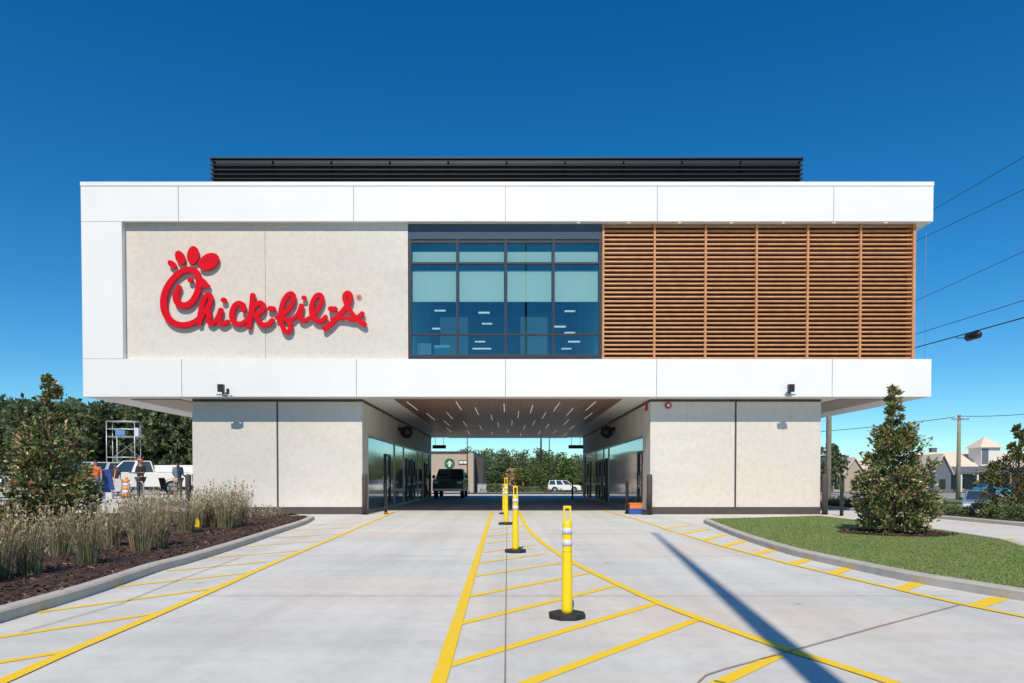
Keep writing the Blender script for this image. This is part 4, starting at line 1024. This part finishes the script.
wp = car_paint('white car paint', (.78, .78, .77)); sp = car_paint('silver car paint', (.50, .52, .52)); bp_ = car_paint('black navy car paint', (.010, .014, .024)); blp = car_paint('slate blue car paint', (.20, .30, .40)); tq = car_paint('turquoise car paint', (.02, .35, .55)); rd = car_paint('red car paint', (.35, .02, .05))
vehicle('pickup_truck', at(451.5, 47.5), R(-90), 'black pickup truck facing out at the far left end of the passage', 'pickup truck', 'pickup', bp_)
lc = at(-32, 33); vehicle('parked_car', lc, R(0), 'white tall family car cut by the left picture edge', 'car', 'suv', wp, 'vehicles in the left car park')
vehicle('parked_car', at(76, 36), R(200), 'silver car behind the left magnolia', 'car', 'car', sp, 'vehicles in the left car park')
vehicle('parked_van', at(98, 44), R(250), 'white van beside the blue display board', 'van', 'van', wp, 'vehicles in the left car park')
vehicle('pickup_truck', at(138, 40), R(205), 'white pickup truck behind the people and scaffold', 'pickup truck', 'pickup', wp, 'vehicles in the left car park')
vehicle('parked_car', at(564, 100), R(0), 'white people carrier parked beyond the far end of the passage', 'car', 'suv', wp)
vehicle('parked_car', at(982, 40), R(235), 'slate blue car on the road behind the right shrubs', 'car', 'car', blp, 'cars on the right')
vehicle('parked_car', at(992, 98), R(10), 'turquoise car parked in front of the cupola house', 'car', 'car', tq, 'cars on the right')
vehicle('parked_car', at(1006, 99), R(10), 'dark red car parked right of the turquoise one', 'car', 'car', rd, 'cars on the right')
# box trailer
c = at(176, 52); r = thing('cargo_trailer', c, 'long low white trailer left of the building behind the man in grey', 'trailer')
MB().box(-3.2, 3.2, -1.1, 1.1, .5, 1.95).build('box', 'white', r, bevel=.04)
for sx in (-.5, .5):
    w_ = MB().tube([(sx, -1.12, .36), (sx, -.9, .36)], .35, 18).build('wheel', 'tyre', r); MB().tube([(sx, -1.14, .36), (sx, -1.121, .36)], .2, 14).build('rim', 'rim', w_)
MB().box(-.4 - .9, -.4 - .7, -1.13, -1.101, 1.45, 1.7).build('vent', 'black', r)

# ------------------------------------------------------------------ scaffold, board, rack, barrel, chair
c = at(124.5, 45); r = thing('scaffold_tower', c, 'white tubular scaffold tower standing in front of the wood', 'scaffold')
h = ZZ(421.5, 45) - c[2]; w = 14.5 / F * 45
def T(*pts, rad=.026): return MB().tube(pts, rad, 8)
for sx in (-w, w * .93):
    for sy in (-.35, .35): T((sx, sy, 0), (sx, sy, h)).build('upright', 'galv', r)
T((-w * .28, -.35, 0), (-w * .28, -.35, h - .5)).build('ladder_rail', 'galv', r)
for z in (1.2, h * .5, h - 1.0, h - .5, h):
    for sy in (-.35, .35): T((-w, sy, z), (w * .93, sy, z), rad=.025).build('rail', 'galv', r)
    for sx in (-w, w * .93): T((sx, -.35, z), (sx, .35, z), rad=.025).build('rail', 'galv', r)
for z0, z1 in ((1.2, h * .5), (h * .5, h - 1.0)):
    T((-w, .35, z0), (w * .93, .35, z1), rad=.018).build('brace', 'galv', r); T((w * .93, .35, z0), (-w, .35, z1), rad=.018).build('brace', 'galv', r)
MB().box(-w, w * .9, -.33, .33, h - 1.05, h - .99).build('deck', 'alu', r)
MB().box(-w * .35, w * .3, -.41, -.38, h - .95, h - .6).build('blue_sheet', M('blue sheet', (.10, .25, .45), .6), r)
MB().box(w * .96, w * 1.25, -.45, -.1, h - 1.0, h - .45).build('white_box', 'band', r, bevel=.02)
c = at(106.5, 31.5); r = thing('display_board', c, 'navy blue upright board leaning beside the person in orange', 'board')
rot = Matrix.Rotation(R(-12), 3, 'Y')
MB().obox((0, 0, .85), (.56, .05, 1.0), rot).build('panel', M('navy board', (.02, .06, .25), .5), r)
orm = M('orange edge', (.75, .28, .06), .5)
MB().tube([(.22, 0, 0), (.42, 0, 1.35)][::-1], .02, 8).build('leg', orm, r); MB().tube([(-.30, 0, 0), (-.16, 0, 1.3)], .02, 8).build('leg', orm, r)
MB().box(-.36, .30, -.12, .12, 0, .30).build('foot_box', 'band', r, bevel=.02)
c = at(126.5, 33.5); r = thing('traffic_barrel', c, 'orange and white striped traffic barrel beside the man in black', 'traffic barrel'); r.scale = (.72, .72, .85)
for k in range(5): MB().tube([(0, 0, .06 + k * .2), (0, 0, .258 + k * .2)], [.30 - k * .025, .285 - k * .025], 18).build('stripe', orm if k % 2 == 0 else 'band', r)
MB().tube([(0, 0, 0), (0, 0, .058)], .38, 16).build('base', 'rubber', r); MB().tube([(0, 0, 1.06), (0, 0, 1.2)], .08, 10).build('handle', orm, r)
c = at(136, 27.5); r = thing('bike_rack', c, 'pale tubular hoop rack standing behind the grasses', 'bike rack')
MB().tube([(-.3, 0, 0), (-.3, 0, .72), (-.22, 0, .82), (.22, 0, .82), (.3, 0, .72), (.3, 0, 0)], .025, 8).build('hoop', 'galv', r)
for sx in (-.3, .3): MB().cyl(sx, 0, 0, .015, .07, 12).build('foot_plate', 'galv', r)
c = at(168, 28.5); r = thing('folding_chair', c, 'black folding chair with crossed legs between the two men', 'chair')
MB().obox((0, 0, .48), (.5, .45, .03), Matrix.Identity(3)).build('seat', 'rubber', r)
MB().obox((-.22, 0, .78), (.03, .45, .5), Matrix.Rotation(R(-14), 3, 'Y')).build('backrest', 'rubber', r)
for sy in (-.21, .21):
    MB().tube([(-.26, sy, 0), (.24, sy, .66)], .014, 6).build('leg', 'black', r); MB().tube([(.26, sy, 0), (-.26, sy, 1.0)], .014, 6).build('leg', 'black', r)
    MB().box(-.2, .26, sy - .03, sy + .03, .66, .69).build('armrest', 'black', r)

# ------------------------------------------------------------------ people
def skin_obj(name, V, E, rad, mat, parent, root=0, sub_=2):
    me_ = bpy.data.meshes.new(name); me_.from_pydata(V, E, []); me_.materials.append(mat)
    o = bpy.data.objects.new(name, me_); COL.objects.link(o); o.parent = parent
    m_ = o.modifiers.new('skin', 'SKIN'); m_.use_smooth_shade = True
    for i, q in enumerate(rad):
        sv = me_.skin_vertices[0].data[i]; sv.radius = q if isinstance(q, tuple) else (q, q); sv.use_root = (i == root)
    s_ = o.modifiers.new('sub', 'SUBSURF'); s_.levels = sub_; s_.render_levels = sub_
    return o
def person(loc, rz, label, shirt, trousers, skin='skin', arm=(0.25, 0.25), fore=(1.2, .2), cap=None, vest=None, hgt=1.76):
    r = thing('person', loc, label, 'person', rz=rz); k = hgt / 1.76
    # faces -y ; joints
    V = [(0, 0, .95), (0, 0, 1.12), (0, .01, 1.34), (0, 0, 1.47), (0, -.005, 1.55)]; Rd = [(.15, .11), (.13, .10), (.16, .11), (.065, .06), (.058, .06)]
    E = [(0, 1), (1, 2), (2, 3), (3, 4)]
    V += [(0, -.02, 1.63), (0, -.012, 1.72)]; Rd += [(.078, .095), (.072, .085)]; E += [(4, 5), (5, 6)]
    cl = {}
    for si, s_ in enumerate((-1, 1)):
        b0 = len(V); a, f_ = arm[si], fore[si]
        sh = Vector((s_ * .18, .01, 1.42)); el = sh + Vector((s_ * math.sin(a) * .5, -.04, -math.cos(a))) * .29
        wrp = el + Vector((s_ * .05, -math.sin(f_), -math.cos(f_))) * .25; hd = wrp + (wrp - el).normalized() * .07
        V += [tuple(sh), tuple(el), tuple(wrp), tuple(hd)]; Rd += [.055, .042, .028, (.038, .02)]
        E += [(2, b0), (b0, b0 + 1), (b0 + 1, b0 + 2), (b0 + 2, b0 + 3)]
        dr = (wrp - el).normalized(); side = Vector((0, 1, 0)) if abs(dr.y) < .7 else Vector((1, 0, 0))
        for q in range(4):
            p1 = hd + side * (.027 - .018 * q) + dr * .035; p2 = p1 + dr * (.028, .036, .034, .026)[q] + Vector((-s_ * .008, 0, 0)); n0 = len(V)
            V += [tuple(p1), tuple(p2)]; Rd += [.009, .008]; E += [(b0 + 3, n0), (n0, n0 + 1)]
        p1 = wrp + dr * .03 + side * -.035; n0 = len(V); V += [tuple(p1), tuple(p1 + dr * .035 - side * .01)]; Rd += [.010, .009]; E += [(b0 + 2, n0), (n0, n0 + 1)]
        h0 = len(V); V += [(s_ * .095, 0, .90), (s_ * .11, -.02, .50), (s_ * .12, .02, .09), (s_ * .13, -.10, .045), (s_ * .135, -.16, .03)]
        Rd += [(.09, .09), .062, .042, (.045, .035), (.04, .025)]
        E += [(0, h0), (h0, h0 + 1), (h0 + 1, h0 + 2), (h0 + 2, h0 + 3), (h0 + 3, h0 + 4)]
        cl[s_] = (b0, h0)
    V = [tuple(c_ * k for c_ in v) for v in V]
    skin_obj('body', V, E, Rd, MT[skin], r)
    # trousers
    tv = [V[0]]; tr = [(.168, .13)]; te = []
    for s_ in (-1, 1):
        h0 = cl[s_][1]; n0 = len(tv); tv += [V[h0], V[h0 + 1], V[h0 + 2]]; tr += [(.105, .105), .08, .065]; te += [(0, n0), (n0, n0 + 1), (n0 + 1, n0 + 2)]
    skin_obj('trousers', tv, te, tr, trousers, r)
    tv = [V[0], V[1], V[2], tuple(x * 1 for x in V[3])]; tv[3] = (V[3][0], V[3][1], V[3][2] - .04 * k); tr = [(.172, .135), (.158, .125), (.185, .135), (.09, .085)]; te = [(0, 1), (1, 2), (2, 3)]
    for s_ in (-1, 1):
        b0 = cl[s_][0]; n0 = len(tv); tv += [V[b0], V[b0 + 1]]; tr += [.078, .062]; te += [(2, n0), (n0, n0 + 1)]
    skin_obj('shirt', tv, te, tr, shirt, r)
    if vest:
        skin_obj('vest', [V[0], V[1], V[2]], [(0, 1), (1, 2)], [(.182, .15), (.17, .14), (.20, .15)], vest, r)
        MB().box(-.185 * k, .185 * k, -.165, .165, 1.16 * k, 1.21 * k).build('vest_stripe', 'band', r, bevel=.05)
    hz = 1.665 * k
    MB().sphere((0, .012, hz + .035), .097 * k, 14, 9, (.9, 1.06, .98)).build('hair', 'hair', r) if not cap else MB().sphere((0, .0, hz + .045), .106 * k, 14, 9, (.92, 1.08, .85)).build('cap', cap, r)
    if cap: MB().box(-.07, .07, -.20, -.08, hz + .05, hz + .062).build('cap_peak', cap, r, bevel=.004)
    for sx in (-1, 1):
        MB().sphere((sx * .028, -.106 * k, hz - .005), .011, 8, 6).build('eye', 'black', r); MB().sphere((sx * .082, -.005, hz - .01), .022, 8, 6, (.5, .8, 1.3)).build('ear', skin, r)
    MB().sphere((0, -.118 * k, hz - .035), .014, 8, 6, (.8, 1, 1.4)).build('nose', skin, r); MB().box(-.022, .022, -.112 * k, -.100 * k, hz - .068, hz - .062).build('mouth', 'redm', r)
    return r
ovest = cloth('orange vest', (.75, .16, .05)); blackc = cloth('black cloth', (.02, .02, .025)); greyc = cloth('grey blue shirt', (.15, .19, .25)); denim = cloth('denim', (.07, .10, .17)); khaki = cloth('khaki', (.42, .33, .25)); whitec = cloth('white cloth', (.6, .6, .6)); darkc = cloth('charcoal cloth', (.05, .05, .06))
person(at(95.5, 31), R(20), 'person in an orange top beside the navy board', ovest, denim, arm=(.3, .4), fore=(1.3, .4))
person(at(140.5, 30.5), R(-20), 'person in black with an orange cap in front of the white pickup', blackc, darkc, cap=ovest, arm=(.5, .5), fore=(1.6, 1.6), hgt=1.80)
person(at(178, 30), R(170), 'person in a grey blue shirt and khaki trousers beside the building corner', greyc, khaki, arm=(.35, .35), fore=(1.0, .9))
person(at(115.5, 38), R(30), 'person in dark clothes standing under the scaffold', darkc, denim, skin='skin2', arm=(.3, .3), fore=(.8, .3))

# ------------------------------------------------------------------ coffee shop, brick house, right hand houses
Y = 80; x0 = XX(405, 470, Y); x1 = XX(473.5, 470, Y); x2 = x1 + .0; zt_ = ZZ(451.3, Y); z0 = H(x1, Y) - .1
cs = thing('coffee_shop', ((x0 + x1) / 2, Y + 5, z0), 'tan flat roofed coffee shop with a round green logo seen through the passage', 'building')
part(MB().box(x0, x1 - .6, Y, Y + 14, z0, zt_ - .12).box(x1 - .598, x1, Y - .15, Y + 14.1, z0, zt_ - .05), 'wall', 'tancon', cs)
part(MB().box(x0 - .05, x1 + .06, Y - .2, Y + 14.2, zt_ - .118, zt_), 'parapet', 'bronze', cs)
part(MB().box(x1 + .002, x1 + 1.0, Y + 3, Y + 12, z0, ZZ(457, Y)), 'side_wing', 'bronze', cs)
part(MB().box(x1 - 2.6, x1 - .7, Y - .6, Y - .01, ZZ(473.6, Y), ZZ(472.6, Y)), 'awning', 'bronze', cs)
part(MB().box(XX(470, 480, Y), XX(472.6, 480, Y), Y - .05, Y - .0, z0, ZZ(476, Y)).box(x0 + 1, x1 - 6, Y - .04, Y - .001, z0 + .9, ZZ(474.5, Y)), 'window', 'darkwin', cs)
lg = thing('shop_logo', (XX(449.6, 462.5, Y), Y - .01, ZZ(463.5, Y)), 'round green and white logo disc on the tan coffee shop wall', 'sign')
R_ = 5.0 / F * Y
green = M('green sign', (.0, .13, .055), .4)
def disc(r0, r1, y0, y1, n=40, a0=0, a1=360):
    vs = []; fs = []
    for i in range(n + 1):
        t = R(a0 + (a1 - a0) * i / n)
        for rr, yy in ((r0, y0), (r1, y0), (r1, y1), (r0, y1)): vs.append((rr * math.cos(t), yy, rr * math.sin(t)))
    for i in range(n):
        for j in range(4): fs.append((i * 4 + j, i * 4 + (j + 1) % 4, (i + 1) * 4 + (j + 1) % 4, (i + 1) * 4 + j))
    fs += [(0, 1, 2, 3), (n * 4 + 3, n * 4 + 2, n * 4 + 1, n * 4)]
    return MB().add(vs, fs)
disc(R_ * .70, R_, -.06, -.0).build('green_ring', green, lg)
MB().tube([(0, -.001, 0), (0, -.04, 0)], R_ * .69, 32).build('green_disc', green, lg)
MB().sphere((0, -.05, R_ * .05), R_ * .26, 14, 8, (1, .15, 1.25)).add([(-R_ * .30, -.07, -R_ * .62), (R_ * .30, -.07, -R_ * .62), (R_ * .17, -.07, -R_ * .15), (-R_ * .17, -.07, -R_ * .15)], [(0, 1, 2, 3)]).build('white_figure', 'trim', lg)
mb = MB().prism([(-R_ * .28, R_ * .30), (-R_ * .28, R_ * .55), (-R_ * .12, R_ * .40), (0, R_ * .62), (R_ * .12, R_ * .40), (R_ * .28, R_ * .55), (R_ * .28, R_ * .30)], 'y', -.07, -.045); mb.build('white_crown', 'trim', lg)
for sx in (-1, 1):
    for k in range(3): MB().tube([(sx * R_ * (.36 + .09 * k), -.05, R_ * (.25 - .05 * k)), (sx * R_ * (.42 + .09 * k), -.05, -R_ * .05), (sx * R_ * (.34 + .09 * k), -.05, -R_ * .38)], R_ * .028, 5).build('white_wave', 'trim', lg)
sgn = thing('shop_panel_sign', (XX(463.2, 462, Y), Y - .01, ZZ(462.3, Y)), 'small dark framed panel sign right of the round green logo', 'sign')
MB().box(-.52, .52, -.06, 0, -.25, .25).build('frame', 'frame', sgn); MB().box(-.44, -.03, -.075, -.061, -.16, .16).box(.03, .44, -.075, -.061, -.16, .16).build('pale_panel', 'trim', sgn)
# bins beside the coffee shop
r = thing('utility_cabinet', (XX(482, 490, 78), 78, H(0, 78)), 'grey utility cabinet beside the coffee shop', 'cabinet')
MB().box(-.5, .5, -.3, .3, 0, .95).build('box', 'galv', r, bevel=.02); MB().box(-.53, .53, -.33, .33, .951, 1.0).build('lid', 'galv', r)
# brick house
Y = 155; x0 = XX(502, 470, Y); x1 = XX(524, 470, Y); z0 = H(0, Y) - .2; zt_ = ZZ(467.5, Y)
bh = thing('brick_house', ((x0 + x1) / 2, Y + 4, z0), 'orange brick building between the far trees', 'building')
part(MB().box(x0, x1, Y, Y + 8, z0, zt_ - .9), 'wall', 'brick', bh)
part(MB().prism([(x0 - .3, zt_ - .9), (x1 + .3, zt_ - .9), (x1 - .4, zt_ - .2), (x0 + .4, zt_ - .2)], 'y', Y - .3, Y + 8.3), 'roof', 'brick', bh)
for px in (507, 512.5, 518):
    xx = XX(px, 470, Y); part(MB().box(xx - .3, xx + .3, Y - .04, Y - .001, z0 + 1.5, z0 + 2.5), 'window', 'darkwin', bh)

def gable_house(px0, px1, Y, ybase, yeave, yridge, label, roof='roof_tan', wall='siding', depth=9, front_gables=(), cupola=None, porch=True):
    x0 = XX(px0, 470, Y); x1 = XX(px1, 470, Y); z0 = H(x0, Y); ze = ZZ(yeave, Y); zr = ZZ(yridge, Y)
    hs = thing('house', ((x0 + x1) / 2, Y + depth / 2, z0), label, 'building', 'houses with tan roofs on the right')
    part(MB().box(x0, x1, Y, Y + depth, z0 - .3, ze), 'wall', wall, hs)
    part(MB().prism([(Y - .6, ze - .05), (Y - .6, ze + .12), (Y + depth / 2, zr), (Y + depth + .6, ze + .12), (Y + depth + .6, ze - .05)], 'x', x0 - .5, x1 + .5), 'roof', roof, hs)
    n = max(2, int((x1 - x0) / 2.6))
    for i in range(n):
        xx = x0 + (x1 - x0) * (i + .5) / n
        w_ = part(MB().box(xx - .45, xx + .45, Y - .03, Y - .001, z0 + .5, z0 + 2.2), 'window', 'darkwin', hs)
        sub(MB().box(xx - .52, xx + .52, Y - .05, Y - .031, z0 + 2.2, z0 + 2.3).box(xx - .52, xx + .52, Y - .05, Y - .031, z0 + .4, z0 + .5), 'trim', 'trim', w_)
    if porch:
        part(MB().box(x0 - .3, x1 + .3, Y - 2.2, Y - .64, ze - .25, ze - .07), 'porch_beam', 'trim', hs)
        part(MB().add([(x0 - .4, Y - 2.4, ze - .06), (x1 + .4, Y - 2.4, ze - .06), (x1 + .4, Y - .1, ze + .9), (x0 - .4, Y - .1, ze + .9), (x0 - .4, Y - 2.4, ze - .0), (x1 + .4, Y - 2.4, ze - .0), (x1 + .4, Y - .1, ze + .98), (x0 - .4, Y - .1, ze + .98)],
             [(0, 3, 2, 1), (4, 5, 6, 7), (0, 1, 5, 4), (1, 2, 6, 5), (2, 3, 7, 6), (3, 0, 4, 7)]), 'porch_roof', 'roof_grey', hs)
        for i in range(n + 1):
            xx = x0 + (x1 - x0) * i / n; part(MB().box(xx - .12, xx + .12, Y - 2.1, Y - 1.86, z0, ze - .25), 'column', 'trim', hs)
    for (pa, pb, yap) in front_gables:
        xa, xb = XX(pa, 470, Y - 3), XX(pb, 470, Y - 3); zap = ZZ(yap, Y - 3); xm = (xa + xb) / 2
        part(MB().box(xa + .3, xb - .3, Y - 3, Y - .01, z0 - .2, ze - .3), 'gable_wall', wall, hs)
        part(MB().prism([(xa + .3, ze - .3), (xb - .3, ze - .3), (xm, zap - .3)], 'y', Y - 2.98, Y - 2.9), 'gable_front', wall, hs)
        part(MB().prism([(xa, ze - .45), (xa, ze - .25), (xm, zap), (xb, ze - .25), (xb, ze - .45), (xm, zap - .22)], 'y', Y - 3.3, Y + depth / 2), 'gable_roof', roof, hs)
        part(MB().prism([(xa, ze - .46), (xa, ze - .26), (xm, zap - .01), (xb, ze - .26), (xb, ze - .46), (xm, zap - .24)], 'y', Y - 3.38, Y - 3.302), 'rake_trim', 'trim', hs)
        part(MB().box(xm - .5, xm + .5, Y - 3.03, Y - 3.001, z0 + .5, z0 + 2.1), 'window', 'darkwin', hs)
    ch = (x0 * .8 + x1 * .2, Y + depth / 2 + 1.2)
    part(MB().box(ch[0] - .45, ch[0] + .45, ch[1], ch[1] + .8, ze + .5, zr + .7).box(ch[0] - .52, ch[0] + .52, ch[1] - .06, ch[1] + .86, zr + .7, zr + .82), 'chimney', 'siding', hs)
    part(MB().box(x0 - .5, x1 + .5, Y - .74, Y - .602, ze - .04, ze + .10), 'gutter', 'trim', hs)
    if cupola:
        ca, cb, yt, yeb, yap = cupola; xa, xb = XX(ca, 470, Y + .5), XX(cb, 470, Y + .5); w_ = xb - xa
        za = ZZ(yt, Y + .5); zb_ = ZZ(yeb, Y + .5); zc_ = ZZ(yap, Y + .5); xm = (xa + xb) / 2; ym = Y + .5 + w_ / 2
        cu = part(MB().box(xa, xb, Y + .5, Y + .5 + w_, za, zb_), 'cupola', 'trim', hs)
        q = w_ / 2 + .45
        sub(MB().add([(xm - q, ym - q, zb_ + .002), (xm + q, ym - q, zb_ + .002), (xm + q, ym + q, zb_ + .002), (xm - q, ym + q, zb_ + .002), (xm, ym, zc_)], [(0, 3, 2, 1), (0, 1, 4), (1, 2, 4), (2, 3, 4), (3, 0, 4)]), 'cupola_roof', 'roof_tan', cu)
        sub(MB().box(xa + .1, xa + w_ * .38, Y + .47, Y + .499, za + .3, zb_ - .25), 'shutter', 'siding', cu)
    return hs
gable_house(937, 1050, 112, 488, 472.5, 451, 'long house with tan roof, grey porch roof and white cupola at the right', front_gables=((932, 953, 453.5),), cupola=(981, 1000, 466, 447.5, 436), depth=11)
gable_house(828, 878, 128, 486, 473, 459.5, 'low house with pinkish tan roofs left of the lawn magnolia', front_gables=((832, 842, 460), (843, 866, 457)), wall='tancon', porch=False, depth=9)
gable_house(906, 928, 150, 486, 474, 466, 'small distant house with a pale roof just right of the lawn magnolia', porch=False, wall='trim', depth=8)

# ------------------------------------------------------------------ poles and wires
def utility_pole(px, ytop, Y, rad, label, arm=None, x=None):
    x = XX(px, 470, Y) if x is None else x; z0 = H(x, Y); h = (ZZ(ytop, Y) if x is not None else 0) - z0
    r = thing('utility_pole', (x, Y, z0), label, 'utility pole', 'timber utility poles')
    MB().tube([(0, 0, -.3), (0, 0, h * .5), (0, 0, h)], [rad, rad * .85, rad * .65], 12).build('pole', 'wood_pole', r)
    if arm:
        a = MB().box(-arm, arm, -.16, -.04 - rad * .6, h - .55, h - .43).build('crossarm', 'wood_pole', r)
        for sx in (-.9, -.3, .3, .9): MB().tube([(sx * arm, -.1 - rad * .3, h - .43), (sx * arm, -.1 - rad * .3, h - .3)], .04, 8).build('insulator', 'galv', r)
    return r
YP = 42
utility_pole(828.5, 262, YP, .17, 'tall grey timber pole right behind the building corner', arm=1.1)
utility_pole(958.5, 414.5, 70, .22, 'timber pole standing in front of the cupola house', arm=.9)
utility_pole(0, 250, 20, .17, 'timber pole outside the picture to the right carrying the wires', arm=1.1, x=XX(1190, 479, 20))
def wire(p, q, rad, label, sag=.25, n=14, m='black'):
    p, q = Vector(p), Vector(q); pts = []
    for i in range(n + 1):
        t = i / n; v = p.lerp(q, t); v.z -= sag * 4 * t * (1 - t); pts.append(v - p)
    o = MB().tube(pts, rad, 6).build('power_line', m, loc=p); return tag(o, label, 'power line', 'overhead wires on the right')
nm = ['topmost overhead wire crossing the sky at the right', 'second overhead wire from the top at the right', 'third overhead wire from the top, in the middle of the five', 'thin fourth overhead wire just above the thick one', 'thick lowest overhead wire carrying a dark splice case']
for i, (a, b_, rad) in enumerate((((935, 207.5), (1024, 155.5), .012), ((920, 238), (1024, 188), .012), ((917, 299), (1024, 250), .010), ((917, 332.5), (1024, 299), .013), ((917, 346), (1024, 316.3), .024))):
    sl = (b_[1] - a[1]) / (b_[0] - a[0]); yy = lambda x: a[1] + sl * (x - a[0])
    pA = P(828.5, yy(828.5), YP); pB = P(1190, yy(1190), 20)
    wire(pA, pB, rad, nm[i], sag=.06)
    if i == 4:
        # splice case: point on the wire at px 971
        t_best = min((abs(((pA.lerp(pB, t / 400)).x / (pA.lerp(pB, t / 400)).y) * F + CX - 974), t / 400) for t in range(401))[1]
        c = pA.lerp(pB, t_best); dr = (pB - pA).normalized()
        r = thing('splice_case', c, 'dark cable splice case hanging from the lowest thick wire', 'splice case')
        e = Vector((0, 0, -.24)); MB().tube([e - dr * .62, e - dr * .5, e + dr * .15, e + dr * .28], [.09, .17, .16, .07], 12).build('case', 'black', r)
        MB().tube([e - dr * .62, e - dr * .9 + Vector((0, 0, .05)), e - dr * 1.3 + Vector((0, 0, .12))], .02, 6).build('cable', 'black', r)
        MB().tube([Vector((0, 0, 0)), e + Vector((0, 0, .1))], .02, 6).build('hanger', 'black', r)
wire(P(955, 417, 70), P(700, 436, 84), .035, 'thin wire running left from the pole by the cupola house', sag=.5)
wire(P(957, 416, 70), P(1130, 398, 58), .03, 'thin wire running right from the pole by the cupola house', sag=.5)
def light_pole(px, ytop, Y, label, rad=.09):
    x = XX(px, 470, Y); z0 = H(x, Y); h = ZZ(ytop, Y) - z0
    r = thing('lamp_post', (x, Y, z0), label, 'lamp post', 'dark lamp posts beyond the passage')
    MB().tube([(0, 0, 0), (0, 0, h)], [rad, rad * .7], 10).build('pole', 'black', r); MB().box(-.4, .4, -.18, .18, h, h + .12).build('lamp_head', 'black', r); MB().cyl(0, 0, 0, .5, .2, 12).build('base', 'kerb', r)
light_pole(467.3, 425, 59.5, 'dark lamp post in front of the coffee shop', .055); light_pole(541, 420, 130, 'thick dark lamp post left of the thinner one', .22); light_pole(549.3, 420, 100, 'dark lamp post just right of the thick one above the white people carrier', .09)
# the tall post behind the viewer that throws the long shadow on the paving
tip = G(654, 532.5); n2 = G(826, 683); d = (n2 - tip).normalized(); SUNAZ = math.atan2(-d.x, -d.y)   # direction of travel of light = -d
EL = R(48)
base = tip + d * 17.6
hh = 17.6 * math.tan(EL)
r = thing('sign_mast', (base.x, base.y, 0), 'tall dark steel mast standing behind the viewpoint', 'mast')
MB().tube([(0, 0, 0), (0, 0, hh)], [.15, .05], 16).build('pole', 'bronze', r); MB().cyl(0, 0, 0, .03, .3, 16).build('base_plate', 'steel', r)

# ------------------------------------------------------------------ light and sky
w = bpy.data.worlds.new('World'); scene.world = w; w.use_nodes = True; nt = w.node_tree
bg = nt.nodes['Background']; sky = nt.nodes.new('ShaderNodeTexSky'); sky.sky_type = 'NISHITA'; sky.sun_disc = False
trav = (-d).normalized(); sunpos = Vector((-trav.x, -trav.y, 0))     # where the sun stands, horizontally
sky.sun_elevation = EL; sky.sun_rotation = math.atan2(sunpos.x, sunpos.y)
sky.altitude = 1200; sky.air_density = 1.1; sky.dust_density = 0.0; sky.ozone_density = 5.0
hs_ = nt.nodes.new('ShaderNodeHueSaturation'); hs_.inputs['Saturation'].default_value = 1.33; hs_.inputs['Value'].default_value = 1.42
nt.links.new(sky.outputs[0], hs_.inputs['Color']); tn = nt.nodes.new('ShaderNodeMix'); tn.data_type = 'RGBA'; tn.blend_type = 'MULTIPLY'; tn.inputs[0].default_value = 1; tn.inputs[7].default_value = (.74, 1.01, 1.0, 1)
nt.links.new(hs_.outputs[0], tn.inputs[6]); nt.links.new(tn.outputs[2], bg.inputs[0]); bg.inputs[1].default_value = .085
sl = bpy.data.lights.new('sun', 'SUN'); sl.energy = 4.4; sl.angle = R(.53); sl.color = (1, .885, .735)
so = bpy.data.objects.new('sun', sl); COL.objects.link(so); so.location = (0, -20, 60)
ldir = Vector((trav.x * math.cos(EL), trav.y * math.cos(EL), -math.sin(EL)))
so.rotation_euler = ldir.to_track_quat('-Z', 'Y').to_euler()
vs = scene.view_settings; vs.view_transform = 'Standard'; vs.look = 'None'; vs.exposure = 0; vs.gamma = 1; vs.use_curve_mapping = False
scene.render.engine = 'CYCLES'
scene.cycles.transparent_max_bounces = 16; scene.cycles.max_bounces = 8
